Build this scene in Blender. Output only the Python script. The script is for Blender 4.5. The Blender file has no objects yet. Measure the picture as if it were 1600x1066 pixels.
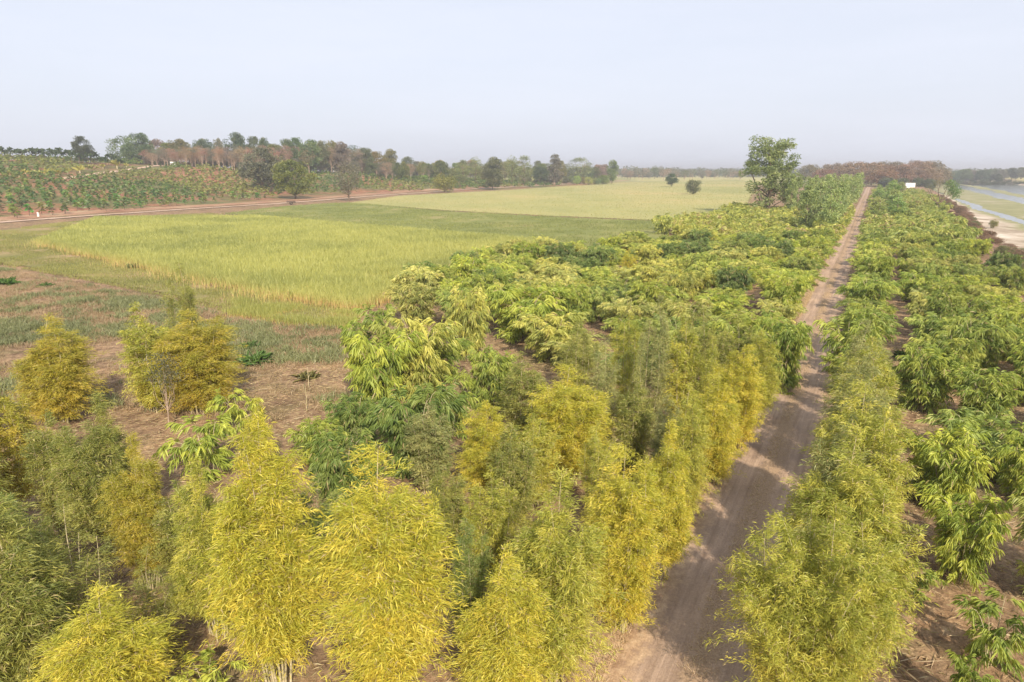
import bpy, math, random
import numpy as np
R_ = math.radians
random.seed(7)
C = bpy.context.scene.collection

# ------------------------------------------------------------------ camera, world, sun, exposure
CAM_H = 10.0
PITCH = 14.15
F = 1067.0                      # focal length in pixels of the 1600 px wide photograph
scene = bpy.context.scene
scene.render.engine = 'CYCLES'
cd = bpy.data.cameras.new('camera'); cd.lens = 24.0; cd.sensor_width = 36.0
cd.clip_start = 0.1; cd.clip_end = 20000
cam = bpy.data.objects.new('camera', cd); C.objects.link(cam)
cam.location = (0, 0, CAM_H); cam.rotation_euler = (R_(90 - PITCH), 0, 0)
scene.camera = cam

SUN_AZ, SUN_EL = 166.0, 35.0     # azimuth clockwise from +Y
w = bpy.data.worlds.new('World'); scene.world = w; w.use_nodes = True
nt = w.node_tree; nt.nodes.clear()
wo = nt.nodes.new('ShaderNodeOutputWorld'); bg = nt.nodes.new('ShaderNodeBackground')
sky = nt.nodes.new('ShaderNodeTexSky'); sky.sky_type = 'NISHITA'; sky.sun_disc = False
sky.sun_elevation = R_(SUN_EL); sky.sun_rotation = R_(SUN_AZ)
sky.air_density = 1.0; sky.dust_density = 3.5; sky.ozone_density = 1.6; sky.altitude = 200
# thin high cloud veil: whitens the blue a little, unevenly
tc = nt.nodes.new('ShaderNodeTexCoord'); mp = nt.nodes.new('ShaderNodeMapping'); mp.inputs['Scale'].default_value = (1.0, 1.6, 7.0)
cn = nt.nodes.new('ShaderNodeTexNoise'); cn.inputs['Scale'].default_value = 2.2; cn.inputs['Detail'].default_value = 7; cn.inputs['Roughness'].default_value = 0.62
cr = nt.nodes.new('ShaderNodeMapRange'); cr.inputs[1].default_value = 0.40; cr.inputs[2].default_value = 0.78; cr.inputs[3].default_value = 0.78; cr.inputs[4].default_value = 0.88
mx = nt.nodes.new('ShaderNodeMix'); mx.data_type = 'RGBA'
SKYV = (6.75, 7.0, 7.9, 1)
mx.inputs[7].default_value = SKYV
nt.links.new(tc.outputs['Generated'], mp.inputs[0]); nt.links.new(mp.outputs[0], cn.inputs['Vector'])
nt.links.new(cn.outputs[0], cr.inputs[0]); nt.links.new(cr.outputs[0], mx.inputs[0])
nt.links.new(sky.outputs[0], mx.inputs[6]); nt.links.new(mx.outputs[2], bg.inputs[0])
bg.inputs[1].default_value = 0.10
nt.links.new(bg.outputs[0], wo.inputs[0])

sl = bpy.data.lights.new('sun', 'SUN'); sl.energy = 4.9; sl.angle = R_(0.6); sl.color = (1.0, 0.86, 0.67)
so = bpy.data.objects.new('sun', sl); C.objects.link(so); so.location = (20, -60, 80)
so.rotation_euler = (R_(90 - SUN_EL), 0, R_(180 - SUN_AZ))
scene.view_settings.view_transform = 'Standard'; scene.view_settings.look = 'None'
scene.view_settings.gamma = 1.0; scene.view_settings.use_curve_mapping = False
scene.view_settings.exposure = 0.47
scene.cycles.volume_bounces = 0
scene.cycles.max_bounces = 6; scene.cycles.diffuse_bounces = 3; scene.cycles.transmission_bounces = 4
scene.cycles.transparent_max_bounces = 8

# ------------------------------------------------------------------ terrain shape
_fy = [-400, 128, 274, 341, 450, 700, 3000, 9000]
_fx = [-120, -97, -66, -8, 60, 150, 600, 1500]
_hy = [-400, 60, 128, 260, 350, 430, 550, 700, 2000]
_hz = [7, 9, 12.0, 13.6, 10.6, 6.5, 2.5, 0.6, 0.0]
UX, UY = 0.8866, -0.4626          # across the track (positive to the right); along it: (0.4626, 0.8866)
def uv(x, y): return x * UX + y * UY, -x * UY + y * UX
def xy(u, v): return u * UX - v * UY, u * UY + v * UX
def vnoise(x, y, s, seed=0):
    """smooth value noise, 0..1"""
    x = np.asarray(x, float) / s + 137.3 * (seed + 1); y = np.asarray(y, float) / s + 71.7 * (seed + 1)
    xi = np.floor(x); yi = np.floor(y); fx = x - xi; fy = y - yi
    fx = fx * fx * (3 - 2 * fx); fy = fy * fy * (3 - 2 * fy)
    def h(a, b):
        v = np.sin(a * 12.9898 + b * 78.233 + seed * 3.7) * 43758.5453
        return v - np.floor(v)
    return (h(xi, yi) * (1 - fx) + h(xi + 1, yi) * fx) * (1 - fy) + (h(xi, yi + 1) * (1 - fx) + h(xi + 1, yi + 1) * fx) * fy
def sm(t): t = np.clip(t, 0, 1); return t * t * (3 - 2 * t)
def bank_u(v): return 13.4 + 2.4 * (vnoise(v, 0, 42, 3) - .5) + np.clip((np.asarray(v) - 150) / 200 * 9, 0, 9) - np.clip((80 - np.asarray(v)) / 60 * 1.0, 0, 1.5)
def hillness(x, y):
    s = np.interp(y, _fy, _fx) - x
    return s
def height(x, y):
    x = np.asarray(x, float); y = np.asarray(y, float)
    s = hillness(x, y)
    hz = np.interp(y, _hy, _hz)
    h = hz * sm(s / 140.0) * (0.92 + 0.16 * vnoise(x, y, 60, 5))
    u, v = uv(x, y)
    b = bank_u(v)
    near = -0.07 * vnoise(x, y, 1.7, 1) - 0.05 * vnoise(x, y, 0.6, 2)
    road = sm((np.abs(u + 2.35) - 1.2) / 1.2)
    near = near * road
    # river bed
    d = u - b
    t1 = sm(d / 6.5)
    far_b = 104 + 5 * (vnoise(v, 3, 60, 8) - .5)
    t2 = 1 - sm((u - far_b) / 7.0)
    bed = np.clip(t1 * t2, 0, 1)
    h = h + near * (1 - bed)
    wob = 5 * (vnoise(x, y, 55, 11) - .5) + 4 * (vnoise(x, y, 17, 12) - .5)
    uu = u + wob
    bz = np.interp(uu, [19, 24, 28, 30, 32, 35, 42, 50, 52, 60, 62, 66, 70, 74, 100, 110],
                   [-2.6, -2.78, -2.88, -3.04, -3.06, -2.94, -2.92, -2.95, -3.05, -3.06, -2.95, -2.95, -3.04, -3.2, -3.5, -3.5])
    h = h * (1 - bed) + bed * bz
    # spoil mound with the white hut on the bank
    mu, mv = u - 19.0, v - 398
    h = h + 1.3 * np.exp(-(mu / 8) ** 2 - (mv / 26) ** 2)
    return h
def P(px, py, z=0.0):
    """photo pixel -> point on the level z (flat ground), metres"""
    a = (py - 533.0) / F
    dy = math.cos(R_(PITCH)) - a * math.sin(R_(PITCH)); dz = -math.sin(R_(PITCH)) - a * math.cos(R_(PITCH))
    t = (z - CAM_H) / dz
    return ((px - 800.0) / F * t, dy * t)
def PT(px, py, dmax=1500):
    """photo pixel -> point on the real terrain"""
    a = (py - 533.0) / F
    d = np.array([(px - 800.0) / F, math.cos(R_(PITCH)) - a * math.sin(R_(PITCH)), -math.sin(R_(PITCH)) - a * math.cos(R_(PITCH))])
    t = np.arange(20, dmax, 0.5)
    z = CAM_H + d[2] * t; g = height(d[0] * t, d[1] * t)
    k = np.argmax(z <= g) if np.any(z <= g) else len(t) - 1
    return float(d[0] * t[k]), float(d[1] * t[k])
def depth_of(x, y, z=0.0): return y * math.cos(R_(PITCH)) + (CAM_H - z) * math.sin(R_(PITCH))
def top_height(x, y, py):
    """height of something standing at (x, y) whose top shows at row py"""
    ang = R_(PITCH) + math.atan((py - 533.0) / F)
    return CAM_H - y * math.tan(ang)
def gz(x, y): return float(height(x, y))

# ------------------------------------------------------------------ mesh helpers
def mesh_np(name, V, faces_list, tint=None, uvs=None):
    """faces_list: list of int arrays (n,k)"""
    me = bpy.data.meshes.new(name)
    V = np.asarray(V, np.float32)
    me.vertices.add(len(V)); me.vertices.foreach_set('co', V.ravel())
    loops = np.concatenate([f.ravel() for f in faces_list]).astype(np.int32)
    tot = np.concatenate([np.full(len(f), f.shape[1], np.int32) for f in faces_list])
    start = np.concatenate([[0], np.cumsum(tot)[:-1]]).astype(np.int32)
    me.loops.add(len(loops)); me.loops.foreach_set('vertex_index', loops)
    me.polygons.add(len(tot)); me.polygons.foreach_set('loop_start', start); me.polygons.foreach_set('loop_total', tot)
    if tint is not None:
        a = me.attributes.new('tint', 'FLOAT', 'POINT'); a.data.foreach_set('value', np.asarray(tint, np.float32))
    me.update(calc_edges=True)
    return me
def norm(a): return a / np.maximum(np.linalg.norm(a, axis=-1, keepdims=True), 1e-9)
def leaf_arrays(P0, D, L, W, rng, broad=False, droop=0.25):
    """diamond (or six-point drooping) leaves. P0,D (n,3), L,W (n,)"""
    n = len(P0); L = L[:, None]; W = W[:, None]
    rv = rng.normal(size=(n, 3)); rv[:, 2] *= 0.35
    S = norm(np.cross(D, rv))
    up = np.array([0, 0, 1.0])
    if not broad:
        m = P0 + D * L * 0.45; t = P0 + D * L + up * (-droop) * L
        V = np.stack([P0, m + S * W / 2, t, m - S * W / 2], 1).reshape(-1, 3)
        Fc = (np.arange(n) * 4)[:, None] + np.array([[0, 1, 2, 3]])
        return V, [Fc], 4
    N = norm(np.cross(D, S))
    m1 = P0 + D * L * 0.3 - N * W * 0.1; m2 = P0 + D * L * 0.66 + up * (-droop * 0.35) * L
    t = P0 + D * L * 0.98 - up * droop * L
    V = np.stack([P0, m1 + S * W / 2, m2 + S * W * .42, t, m2 - S * W * .42, m1 - S * W / 2], 1).reshape(-1, 3)
    b = (np.arange(n) * 6)[:, None]
    return V, [b + np.array([[0, 1, 2, 3]]), b + np.array([[0, 3, 4, 5]])], 6
def tube_arrays(pts, rad, sides=5):
    pts = np.asarray(pts, float); rad = np.asarray(rad, float); k = len(pts)
    T = norm(np.gradient(pts, axis=0)); ref = np.array([0.3, 0.9, 0.1])
    A = norm(np.cross(T, ref)); B = np.cross(T, A)
    th = np.arange(sides) * 2 * math.pi / sides
    V = (pts[:, None, :] + rad[:, None, None] * (np.cos(th)[None, :, None] * A[:, None, :] + np.sin(th)[None, :, None] * B[:, None, :])).reshape(-1, 3)
    f = []
    for i in range(k - 1):
        for j in range(sides):
            f.append((i * sides + j, i * sides + (j + 1) % sides, (i + 1) * sides + (j + 1) % sides, (i + 1) * sides + j))
    return V, np.array(f, int)
def tubes_mesh(name, tubes):
    Vs = []; Fs = []; o = 0; tn = []
    for i, (V, f) in enumerate(tubes):
        Vs.append(V); Fs.append(f + o); o += len(V); tn.append(np.full(len(V), (i * 0.377) % 1.0))
    return mesh_np(name, np.concatenate(Vs), [np.concatenate(Fs)], np.concatenate(tn))
def smooth(me):
    me.polygons.foreach_set('use_smooth', np.ones(len(me.polygons), bool)); return me
class MB:
    """collects boxes and tubes for small built things"""
    def __init__(s): s.V = []; s.F = []; s.n = 0
    def box(s, x0, x1, y0, y1, z0, z1):
        v = [(x0,y0,z0),(x1,y0,z0),(x1,y1,z0),(x0,y1,z0),(x0,y0,z1),(x1,y0,z1),(x1,y1,z1),(x0,y1,z1)]
        f = [(0,3,2,1),(4,5,6,7),(0,1,5,4),(1,2,6,5),(2,3,7,6),(3,0,4,7)]
        s.add(v, f); return s
    def add(s, v, f):
        s.F += [tuple(i + s.n for i in q) for q in f]; s.V += [tuple(map(float, p)) for p in v]; s.n += len(v); return s
    def tube(s, pts, rad, sides=8):
        V, f = tube_arrays(pts, rad, sides); s.add(V.tolist(), f.tolist()); 
        b = s.n - len(V)
        s.F.append(tuple(b + i for i in range(sides))[::-1]); s.F.append(tuple(s.n - sides + i for i in range(sides)))
        return s
    def build(s, name, mat, parent=None):
        me = bpy.data.meshes.new(name); me.from_pydata(s.V, [], s.F); me.update()
        return link(name, me, mat, parent)
def link(name, me, mat=None, parent=None, color=None):
    o = bpy.data.objects.new(name, me)
    if mat is not None and me is not None and len(me.materials) == 0: me.materials.append(mat)
    C.objects.link(o)
    if parent is not None: o.parent = parent
    if color is not None: o.color = (*color, 1)
    return o
def tag(o, label=None, cat=None, group=None, kind=None):
    if label: o['label'] = label
    if cat: o['category'] = cat
    if group: o['group'] = group
    if kind: o['kind'] = kind
    return o
def empty(name, loc, rz=0, sc=(1, 1, 1)):
    o = bpy.data.objects.new(name, None); C.objects.link(o); o.empty_display_size = 0.3
    o.location = loc; o.rotation_euler = (0, 0, rz); o.scale = sc
    return o
def struct(name, me, mat, label=None):
    o = link(name, me, mat); o['kind'] = 'structure'
    if label: o['label'] = label
    return o

# ------------------------------------------------------------------ materials
class NG:
    def __init__(s, name):
        s.m = bpy.data.materials.new(name); s.m.use_nodes = True; s.t = s.m.node_tree; s.t.nodes.clear()
        s.out = s.t.nodes.new('ShaderNodeOutputMaterial')
    def n(s, typ, **kw):
        x = s.t.nodes.new(typ)
        for k, v in kw.items():
            if hasattr(x, k): setattr(x, k, v)
        return x
    def l(s, a, b): s.t.links.new(a, b)
    def noise(s, scale, detail=4, rough=.55, vec=None, dist=0.0):
        x = s.n('ShaderNodeTexNoise'); x.inputs['Scale'].default_value = scale; x.inputs['Detail'].default_value = detail
        x.inputs['Roughness'].default_value = rough; x.inputs['Distortion'].default_value = dist
        if vec is not None: s.l(vec, x.inputs['Vector'])
        return x.outputs[0]
    def ramp(s, fac, stops, interp='LINEAR'):
        x = s.n('ShaderNodeValToRGB'); x.color_ramp.interpolation = interp
        e = x.color_ramp.elements
        while len(e) < len(stops): e.new(0.5)
        for i, (p, c) in enumerate(stops):
            e[i].position = p; e[i].color = (*c, 1) if len(c) == 3 else c
        s.l(fac, x.inputs[0]); return x.outputs[0]
    def mix(s, fac, a, b, mode='MIX'):
        x = s.n('ShaderNodeMix'); x.data_type = 'RGBA'; x.blend_type = mode
        if isinstance(fac, (int, float)): x.inputs[0].default_value = fac
        else: s.l(fac, x.inputs[0])
        for i, v in ((6, a), (7, b)):
            if isinstance(v, tuple): x.inputs[i].default_value = (*v, 1)
            else: s.l(v, x.inputs[i])
        return x.outputs[2]
    def math(s, op, a, b=None, clamp=False):
        x = s.n('ShaderNodeMath'); x.operation = op; x.use_clamp = clamp
        for i, v in enumerate((a, b)):
            if v is None: continue
            if isinstance(v, (int, float)): x.inputs[i].default_value = v
            else: s.l(v, x.inputs[i])
        return x.outputs[0]
    def rng(s, v, a, b, c=0.0, d=1.0):
        x = s.n('ShaderNodeMapRange'); s.l(v, x.inputs[0])
        for i, q in enumerate((a, b, c, d)): x.inputs[i + 1].default_value = q
        return x.outputs[0]
    def pos(s, scale=None):
        g = s.n('ShaderNodeNewGeometry').outputs['Position']
        if scale is None: return g
        m = s.n('ShaderNodeMapping'); m.inputs['Scale'].default_value = scale; s.l(g, m.inputs[0]); return m.outputs[0]
    def bump(s, h, strength=.5, dist=.1):
        b = s.n('ShaderNodeBump'); b.inputs['Strength'].default_value = strength; b.inputs['Distance'].default_value = dist
        s.l(h, b.inputs['Height']); return b.outputs[0]
    def principled(s, col, rough=.9, normal=None, alpha=None, spec=0.2):
        p = s.n('ShaderNodeBsdfPrincipled')
        if isinstance(col, tuple): p.inputs['Base Color'].default_value = (*col, 1)
        else: s.l(col, p.inputs['Base Color'])
        if isinstance(rough, (int, float)): p.inputs['Roughness'].default_value = rough
        else: s.l(rough, p.inputs['Roughness'])
        p.inputs['Specular IOR Level'].default_value = spec
        if normal is not None: s.l(normal, p.inputs['Normal'])
        if alpha is not None: s.l(alpha, p.inputs['Alpha'])
        s.l(p.outputs[0], s.out.inputs[0]); return p

def leaf_material(name, trans=0.30, dry=(0.38, 0.31, 0.15), dry_from=0.94, hue=0.018):
    g = NG(name)
    oc = g.n('ShaderNodeObjectInfo').outputs['Color']
    at = g.n('ShaderNodeAttribute'); at.attribute_name = 'tint'; tn = at.outputs['Fac']
    hs = g.n('ShaderNodeHueSaturation')
    g.l(g.rng(tn, 0, 1, 0.5 + hue * 2.2, 0.5 - hue * .5), hs.inputs['Hue']); g.l(g.rng(tn, 0, 1, 0.60, 1.30), hs.inputs['Value'])
    hs.inputs['Saturation'].default_value = 1.0
    g.l(oc, hs.inputs['Color'])
    col = g.mix(g.rng(tn, dry_from, dry_from + 0.02), hs.outputs[0], dry)
    d = g.n('ShaderNodeBsdfDiffuse'); g.l(col, d.inputs[0])
    t = g.n('ShaderNodeBsdfTranslucent'); g.l(g.mix(1.0, col, (1.25, 1.2, .7), 'MULTIPLY'), t.inputs[0])
    gl = g.n('ShaderNodeBsdfGlossy'); gl.inputs['Roughness'].default_value = 0.5; gl.inputs[0].default_value = (.9, .9, .8, 1)
    m1 = g.n('ShaderNodeMixShader'); m1.inputs[0].default_value = trans; g.l(d.outputs[0], m1.inputs[1]); g.l(t.outputs[0], m1.inputs[2])
    m2 = g.n('ShaderNodeMixShader'); m2.inputs[0].default_value = 0.035; g.l(m1.outputs[0], m2.inputs[1]); g.l(gl.outputs[0], m2.inputs[2])
    g.l(m2.outputs[0], g.out.inputs[0])
    return g.m
LEAF = leaf_material('leaf')
TREELEAF = leaf_material('tree_leaf', 0.25, (0.2, 0.15, 0.08), 0.97)
CROPLEAF = leaf_material('crop_blade', 0.3, (0.58, 0.42, 0.19), 0.88, 0.012)
def culm_mat():
    g = NG('bamboo_culm'); p = g.pos((3, 3, 9))
    c = g.ramp(g.noise(1.5, 3, vec=p), [(0.3, (0.30, 0.27, 0.13)), (0.7, (0.58, 0.50, 0.36))])
    g.principled(c, .6); return g.m
CULM = culm_mat()
def bark_mat(name, a, b):
    g = NG(name); p = g.pos((6, 6, 1.5))
    n = g.noise(2, 5, vec=p)
    g.principled(g.ramp(n, [(0.3, a), (0.7, b)]), .9, g.bump(n, .6, .05)); return g.m
BARK = bark_mat('bark', (0.09, 0.065, 0.045), (0.22, 0.17, 0.12))
PALEBARK = bark_mat('pale_bark', (0.24, 0.17, 0.12), (0.46, 0.36, 0.28))
WHITEBARK = bark_mat('smooth_white_bark', (0.34, 0.29, 0.24), (0.58, 0.52, 0.45))

def ground_mat():
    g = NG('dry_ground'); pos = g.pos()
    at = g.n('ShaderNodeAttribute'); at.attribute_name = 'cover'
    sp = g.n('ShaderNodeSeparateColor'); g.l(at.outputs['Color'], sp.inputs[0])
    hill, bed, far = sp.outputs[0], sp.outputs[1], sp.outputs[2]
    n1 = g.noise(0.22, 6, .6, pos); n2 = g.noise(2.5, 6, .65, pos); n3 = g.noise(14, 5, .7, pos); nb = g.noise(0.035, 4, .6, pos)
    straw = g.ramp(n2, [(0.28, (0.14, 0.095, 0.06)), (0.46, (0.27, 0.19, 0.12)), (0.62, (0.40, 0.295, 0.19)), (0.8, (0.53, 0.42, 0.28))])
    fine = g.ramp(n3, [(0.3, (0.55, 0.5, 0.48)), (0.7, (1.25, 1.2, 1.15))])
    base = g.mix(1.0, straw, fine, 'MULTIPLY')
    base = g.mix(1.0, base, g.ramp(g.noise(0.33, 7, .7, pos), [(0.36, (0.62, 0.60, 0.60)), (0.5, (0.95, .95, .95)), (0.64, (1.2, 1.15, 1.08))]), 'MULTIPLY')
    green = g.ramp(n3, [(0.3, (0.06, 0.075, 0.025)), (0.7, (0.18, 0.20, 0.07))])
    base = g.mix(g.math('MULTIPLY', g.rng(n1, .52, .66), 0.45), base, green)
    red = g.ramp(g.noise(0.6, 6, .6, pos), [(0.3, (0.20, 0.09, 0.055)), (0.55, (0.32, 0.155, 0.095)), (0.75, (0.40, 0.27, 0.16))])
    hg = g.ramp(n2, [(0.3, (0.085, 0.10, 0.035)), (0.7, (0.21, 0.19, 0.085))])
    hillc = g.mix(g.rng(nb, .41, .56), red, hg)
    base = g.mix(hill, base, hillc)
    # distant farmland
    vo = g.n('ShaderNodeTexVoronoi'); vo.inputs['Scale'].default_value = 0.006; vo.distance = 'CHEBYCHEV'; g.l(g.pos((1, .45, 1)), vo.inputs['Vector'])
    sv = g.n('ShaderNodeSeparateColor'); g.l(vo.outputs['Color'], sv.inputs[0])
    farc = g.ramp(sv.outputs[0], [(0.1, (0.40, 0.36, 0.15)), (0.35, (0.26, 0.27, 0.10)), (0.6, (0.38, 0.27, 0.18)), (0.85, (0.17, 0.19, 0.08))])
    base = g.mix(far, base, farc)
    # river bed: pale sand, silt and green algae flats
    z = g.n('ShaderNodeSeparateXYZ'); g.l(pos, z.inputs[0])
    nr = g.noise(0.05, 6, .65, g.pos((1, 1.0, 1)))
    sand = g.ramp(g.noise(0.12, 8, .7, pos), [(0.36, (0.24, 0.19, 0.135)), (0.5, (0.42, 0.35, 0.27)), (0.64, (0.62, 0.56, 0.48))])
    alg = g.ramp(n1, [(0.3, (0.19, 0.20, 0.09)), (0.7, (0.33, 0.31, 0.17))])
    wet = g.math('ADD', z.outputs[2], g.math('MULTIPLY', g.math('SUBTRACT', nr, .5), .5))
    bedc = g.mix(g.rng(wet, -2.93, -2.80), alg, sand)
    bankc = g.ramp(n2, [(0.3, (0.10, 0.06, 0.045)), (0.55, (0.27, 0.16, 0.12)), (0.75, (0.42, 0.30, 0.22))])
    bedc = g.mix(g.rng(z.outputs[2], -2.55, -2.2), bedc, bankc)
    base = g.mix(bed, base, bedc)
    h = g.math('ADD', g.math('MULTIPLY', n3, .4), n2)
    g.principled(base, .95, g.bump(h, .7, .12), spec=.1)
    return g.m
GROUND = ground_mat()

def field_mat(name, stops, s1=0.15, s2=3.0, stretch=(1, 1, 1), rot=0.0, edge=True, mul=(.75, 1.2)):
    g = NG(name); pos = g.pos()
    m = g.n('ShaderNodeMapping'); m.inputs['Scale'].default_value = stretch; m.inputs['Rotation'].default_value = (0, 0, rot); g.l(pos, m.inputs[0])
    n1 = g.noise(s1, 6, .62, m.outputs[0]); n2 = g.noise(s2, 5, .7, pos)
    c = g.ramp(n1, stops)
    c = g.mix(1.0, c, g.ramp(n2, [(0.3, (mul[0],) * 3), (0.7, (mul[1],) * 3)]), 'MULTIPLY')
    a = None
    if edge:
        at = g.n('ShaderNodeAttribute'); at.attribute_name = 'edge'
        e = g.math('ADD', at.outputs['Fac'], g.math('MULTIPLY', g.math('SUBTRACT', g.noise(0.7, 5, .7, pos), .5), 1.4))
        a = g.rng(e, .38, .55)
    g.principled(c, .95, g.bump(n2, .8, .15), a, spec=.1)
    return g.m

# ------------------------------------------------------------------ ground sheet
def build_ground():
    def axis(a0, a1, n, s):
        u = np.linspace(math.asinh(a0 / s), math.asinh(a1 / s), n); return np.sinh(u) * s
    X = axis(-5000, 5000, 520, 30); Y = axis(-300, 9000, 560, 22)
    gx, gy = np.meshgrid(X, Y, indexing='ij'); Z = height(gx, gy)
    V = np.stack([gx, gy, Z], -1).reshape(-1, 3)
    nx, ny = len(X), len(Y); i = np.arange(nx - 1)[:, None] * ny + np.arange(ny - 1)[None, :]; i = i.ravel()
    me = mesh_np('ground', V, [np.stack([i, i + ny, i + ny + 1, i + 1], 1)])
    s = hillness(gx, gy); u, v = uv(gx, gy)
    wob = (vnoise(gx, gy, 9, 21) - .5) * 14
    hill = sm((s + wob * .5 - 1) / 9.0) * (1 - sm((gy - 560) / 200))
    hill = hill * (1 - sm((s - 600) / 300))
    bed = sm((u - bank_u(v) + 1.5) / 2.5) * (1 - sm((u - 108) / 4))
    r = np.hypot(gx, gy); far = np.clip(sm((r - 420) / 200), 0, 1)
    far = np.maximum(far, sm((u - 109) / 4))
    far = far * (1 - bed)
    col = np.stack([hill, bed, far, np.ones_like(far)], -1).reshape(-1, 4).astype(np.float32)
    a = me.color_attributes.new('cover', 'FLOAT_COLOR', 'POINT'); a.data.foreach_set('color', col.ravel())
    smooth(me)
    struct('ground', me, GROUND, 'dry brown soil with straw litter and weeds')
build_ground()

def poly_sheet(name, poly, z, mat, label, step=1.5, fade=2.0, hfun=None):
    """flat sheet over a polygon (world xy), soft ragged rim through the 'edge' attribute"""
    poly = np.array(poly, float); x0, y0 = poly.min(0); x1, y1 = poly.max(0)
    nx = max(2, int((x1 - x0) / step)); ny = max(2, int((y1 - y0) / step))
    X, Y = np.meshgrid(np.linspace(x0, x1, nx), np.linspace(y0, y1, ny), indexing='ij')
    sd = signed_dist(X, Y, poly)
    Z = (np.full_like(X, z) if hfun is None else hfun(X, Y) + z)
    V = np.stack([X, Y, Z], -1).reshape(-1, 3)
    i = (np.arange(nx - 1)[:, None] * ny + np.arange(ny - 1)[None, :]).ravel()
    q = np.stack([i, i + ny, i + ny + 1, i + 1], 1)
    keep = (sd.ravel()[q] > -step * 1.5).all(1)
    q = q[keep]; used = np.unique(q); remap = -np.ones(len(V), int); remap[used] = np.arange(len(used))
    me = mesh_np(name, V[used], [remap[q]])
    a = me.attributes.new('edge', 'FLOAT', 'POINT'); a.data.foreach_set('value', np.clip(sd.ravel()[used] / fade, -1, 1).astype(np.float32))
    return struct(name, me, mat, label)
def signed_dist(X, Y, poly):
    d = np.full(X.shape, 1e9); inside = np.zeros(X.shape, bool); n = len(poly)
    for i in range(n):
        a = poly[i]; b = poly[(i + 1) % n]; e = b - a
        t = np.clip(((X - a[0]) * e[0] + (Y - a[1]) * e[1]) / (e @ e), 0, 1)
        d = np.minimum(d, np.hypot(X - a[0] - t * e[0], Y - a[1] - t * e[1]))
        c = ((a[1] > Y) != (b[1] > Y)) & (X < (b[0] - a[0]) * (Y - a[1]) / (b[1] - a[1] + 1e-12) + a[0]); inside ^= c
    return np.where(inside, d, -d)

F1 = [P(*p) for p in [(62, 379), (150, 343), (400, 341), (620, 360), (852, 380), (800, 405), (700, 432), (560, 484), (470, 470), (400, 456), (300, 436), (210, 414), (130, 398)]]
F2 = [P(*p) for p in [(345, 334), (440, 322), (545, 316), (700, 330), (880, 339), (1055, 346), (1040, 372), (985, 393), (880, 387), (640, 362), (470, 344)]]
F3 = [P(*p) for p in [(540, 317), (620, 306), (800, 296.5), (900, 289.5), (960, 285.5), (1152, 281), (1185, 285), (1172, 322), (1130, 334), (1055, 346), (860, 338), (690, 329)]]
F4 = [P(*p) for p in [(-120, 402), (-60, 366), (60, 352), (150, 340), (330, 333), (400, 341), (150, 344), (62, 379), (130, 398), (300, 436), (470, 470), (560, 486), (548, 512), (400, 500), (250, 462), (120, 436), (0, 414)]]
FA1, FA2, FA3, FA4 = F1, F2, F3, F4
YG = field_mat('tall_crop_soil', [(0.3, (0.22, 0.20, 0.05)), (0.7, (0.34, 0.31, 0.09))])
GG = field_mat('young_crop_soil', [(0.25, (0.13, 0.155, 0.045)), (0.5, (0.20, 0.22, 0.07)), (0.62, (0.27, 0.26, 0.10)), (0.78, (0.33, 0.24, 0.14))], 0.09, 2.0, (1, .5, 1), R_(-8))
PG = field_mat('pale_crop_soil', [(0.3, (0.25, 0.26, 0.10)), (0.45, (0.33, 0.325, 0.135)), (0.56, (0.38, 0.345, 0.15)), (0.7, (0.47, 0.37, 0.18))], 0.02, 1.2, (1, .55, 1), R_(-5), mul=(.9, 1.08))
SG = field_mat('short_grass_soil', [(0.35, (0.15, 0.16, 0.05)), (0.5, (0.25, 0.22, 0.09)), (0.62, (0.36, 0.26, 0.15))], 0.12, 3.0)
poly_sheet('field_of_tall_crop', F1, 0.008, YG, 'yellow-green field of tall ripening crop', 1.2, 1.0)
poly_sheet('field_of_young_crop', F2, 0.012, GG, 'darker green strip field between the tall crop and the pale field', 1.5, 1.5)
poly_sheet('pale_field', F3, 0.016, PG, 'large pale yellow-green field reaching towards the horizon', 2.5, 2.0)
poly_sheet('grass_margin', F4, 0.004, SG, 'short green grass margin around the tall crop', 1.0, 2.0)

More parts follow.
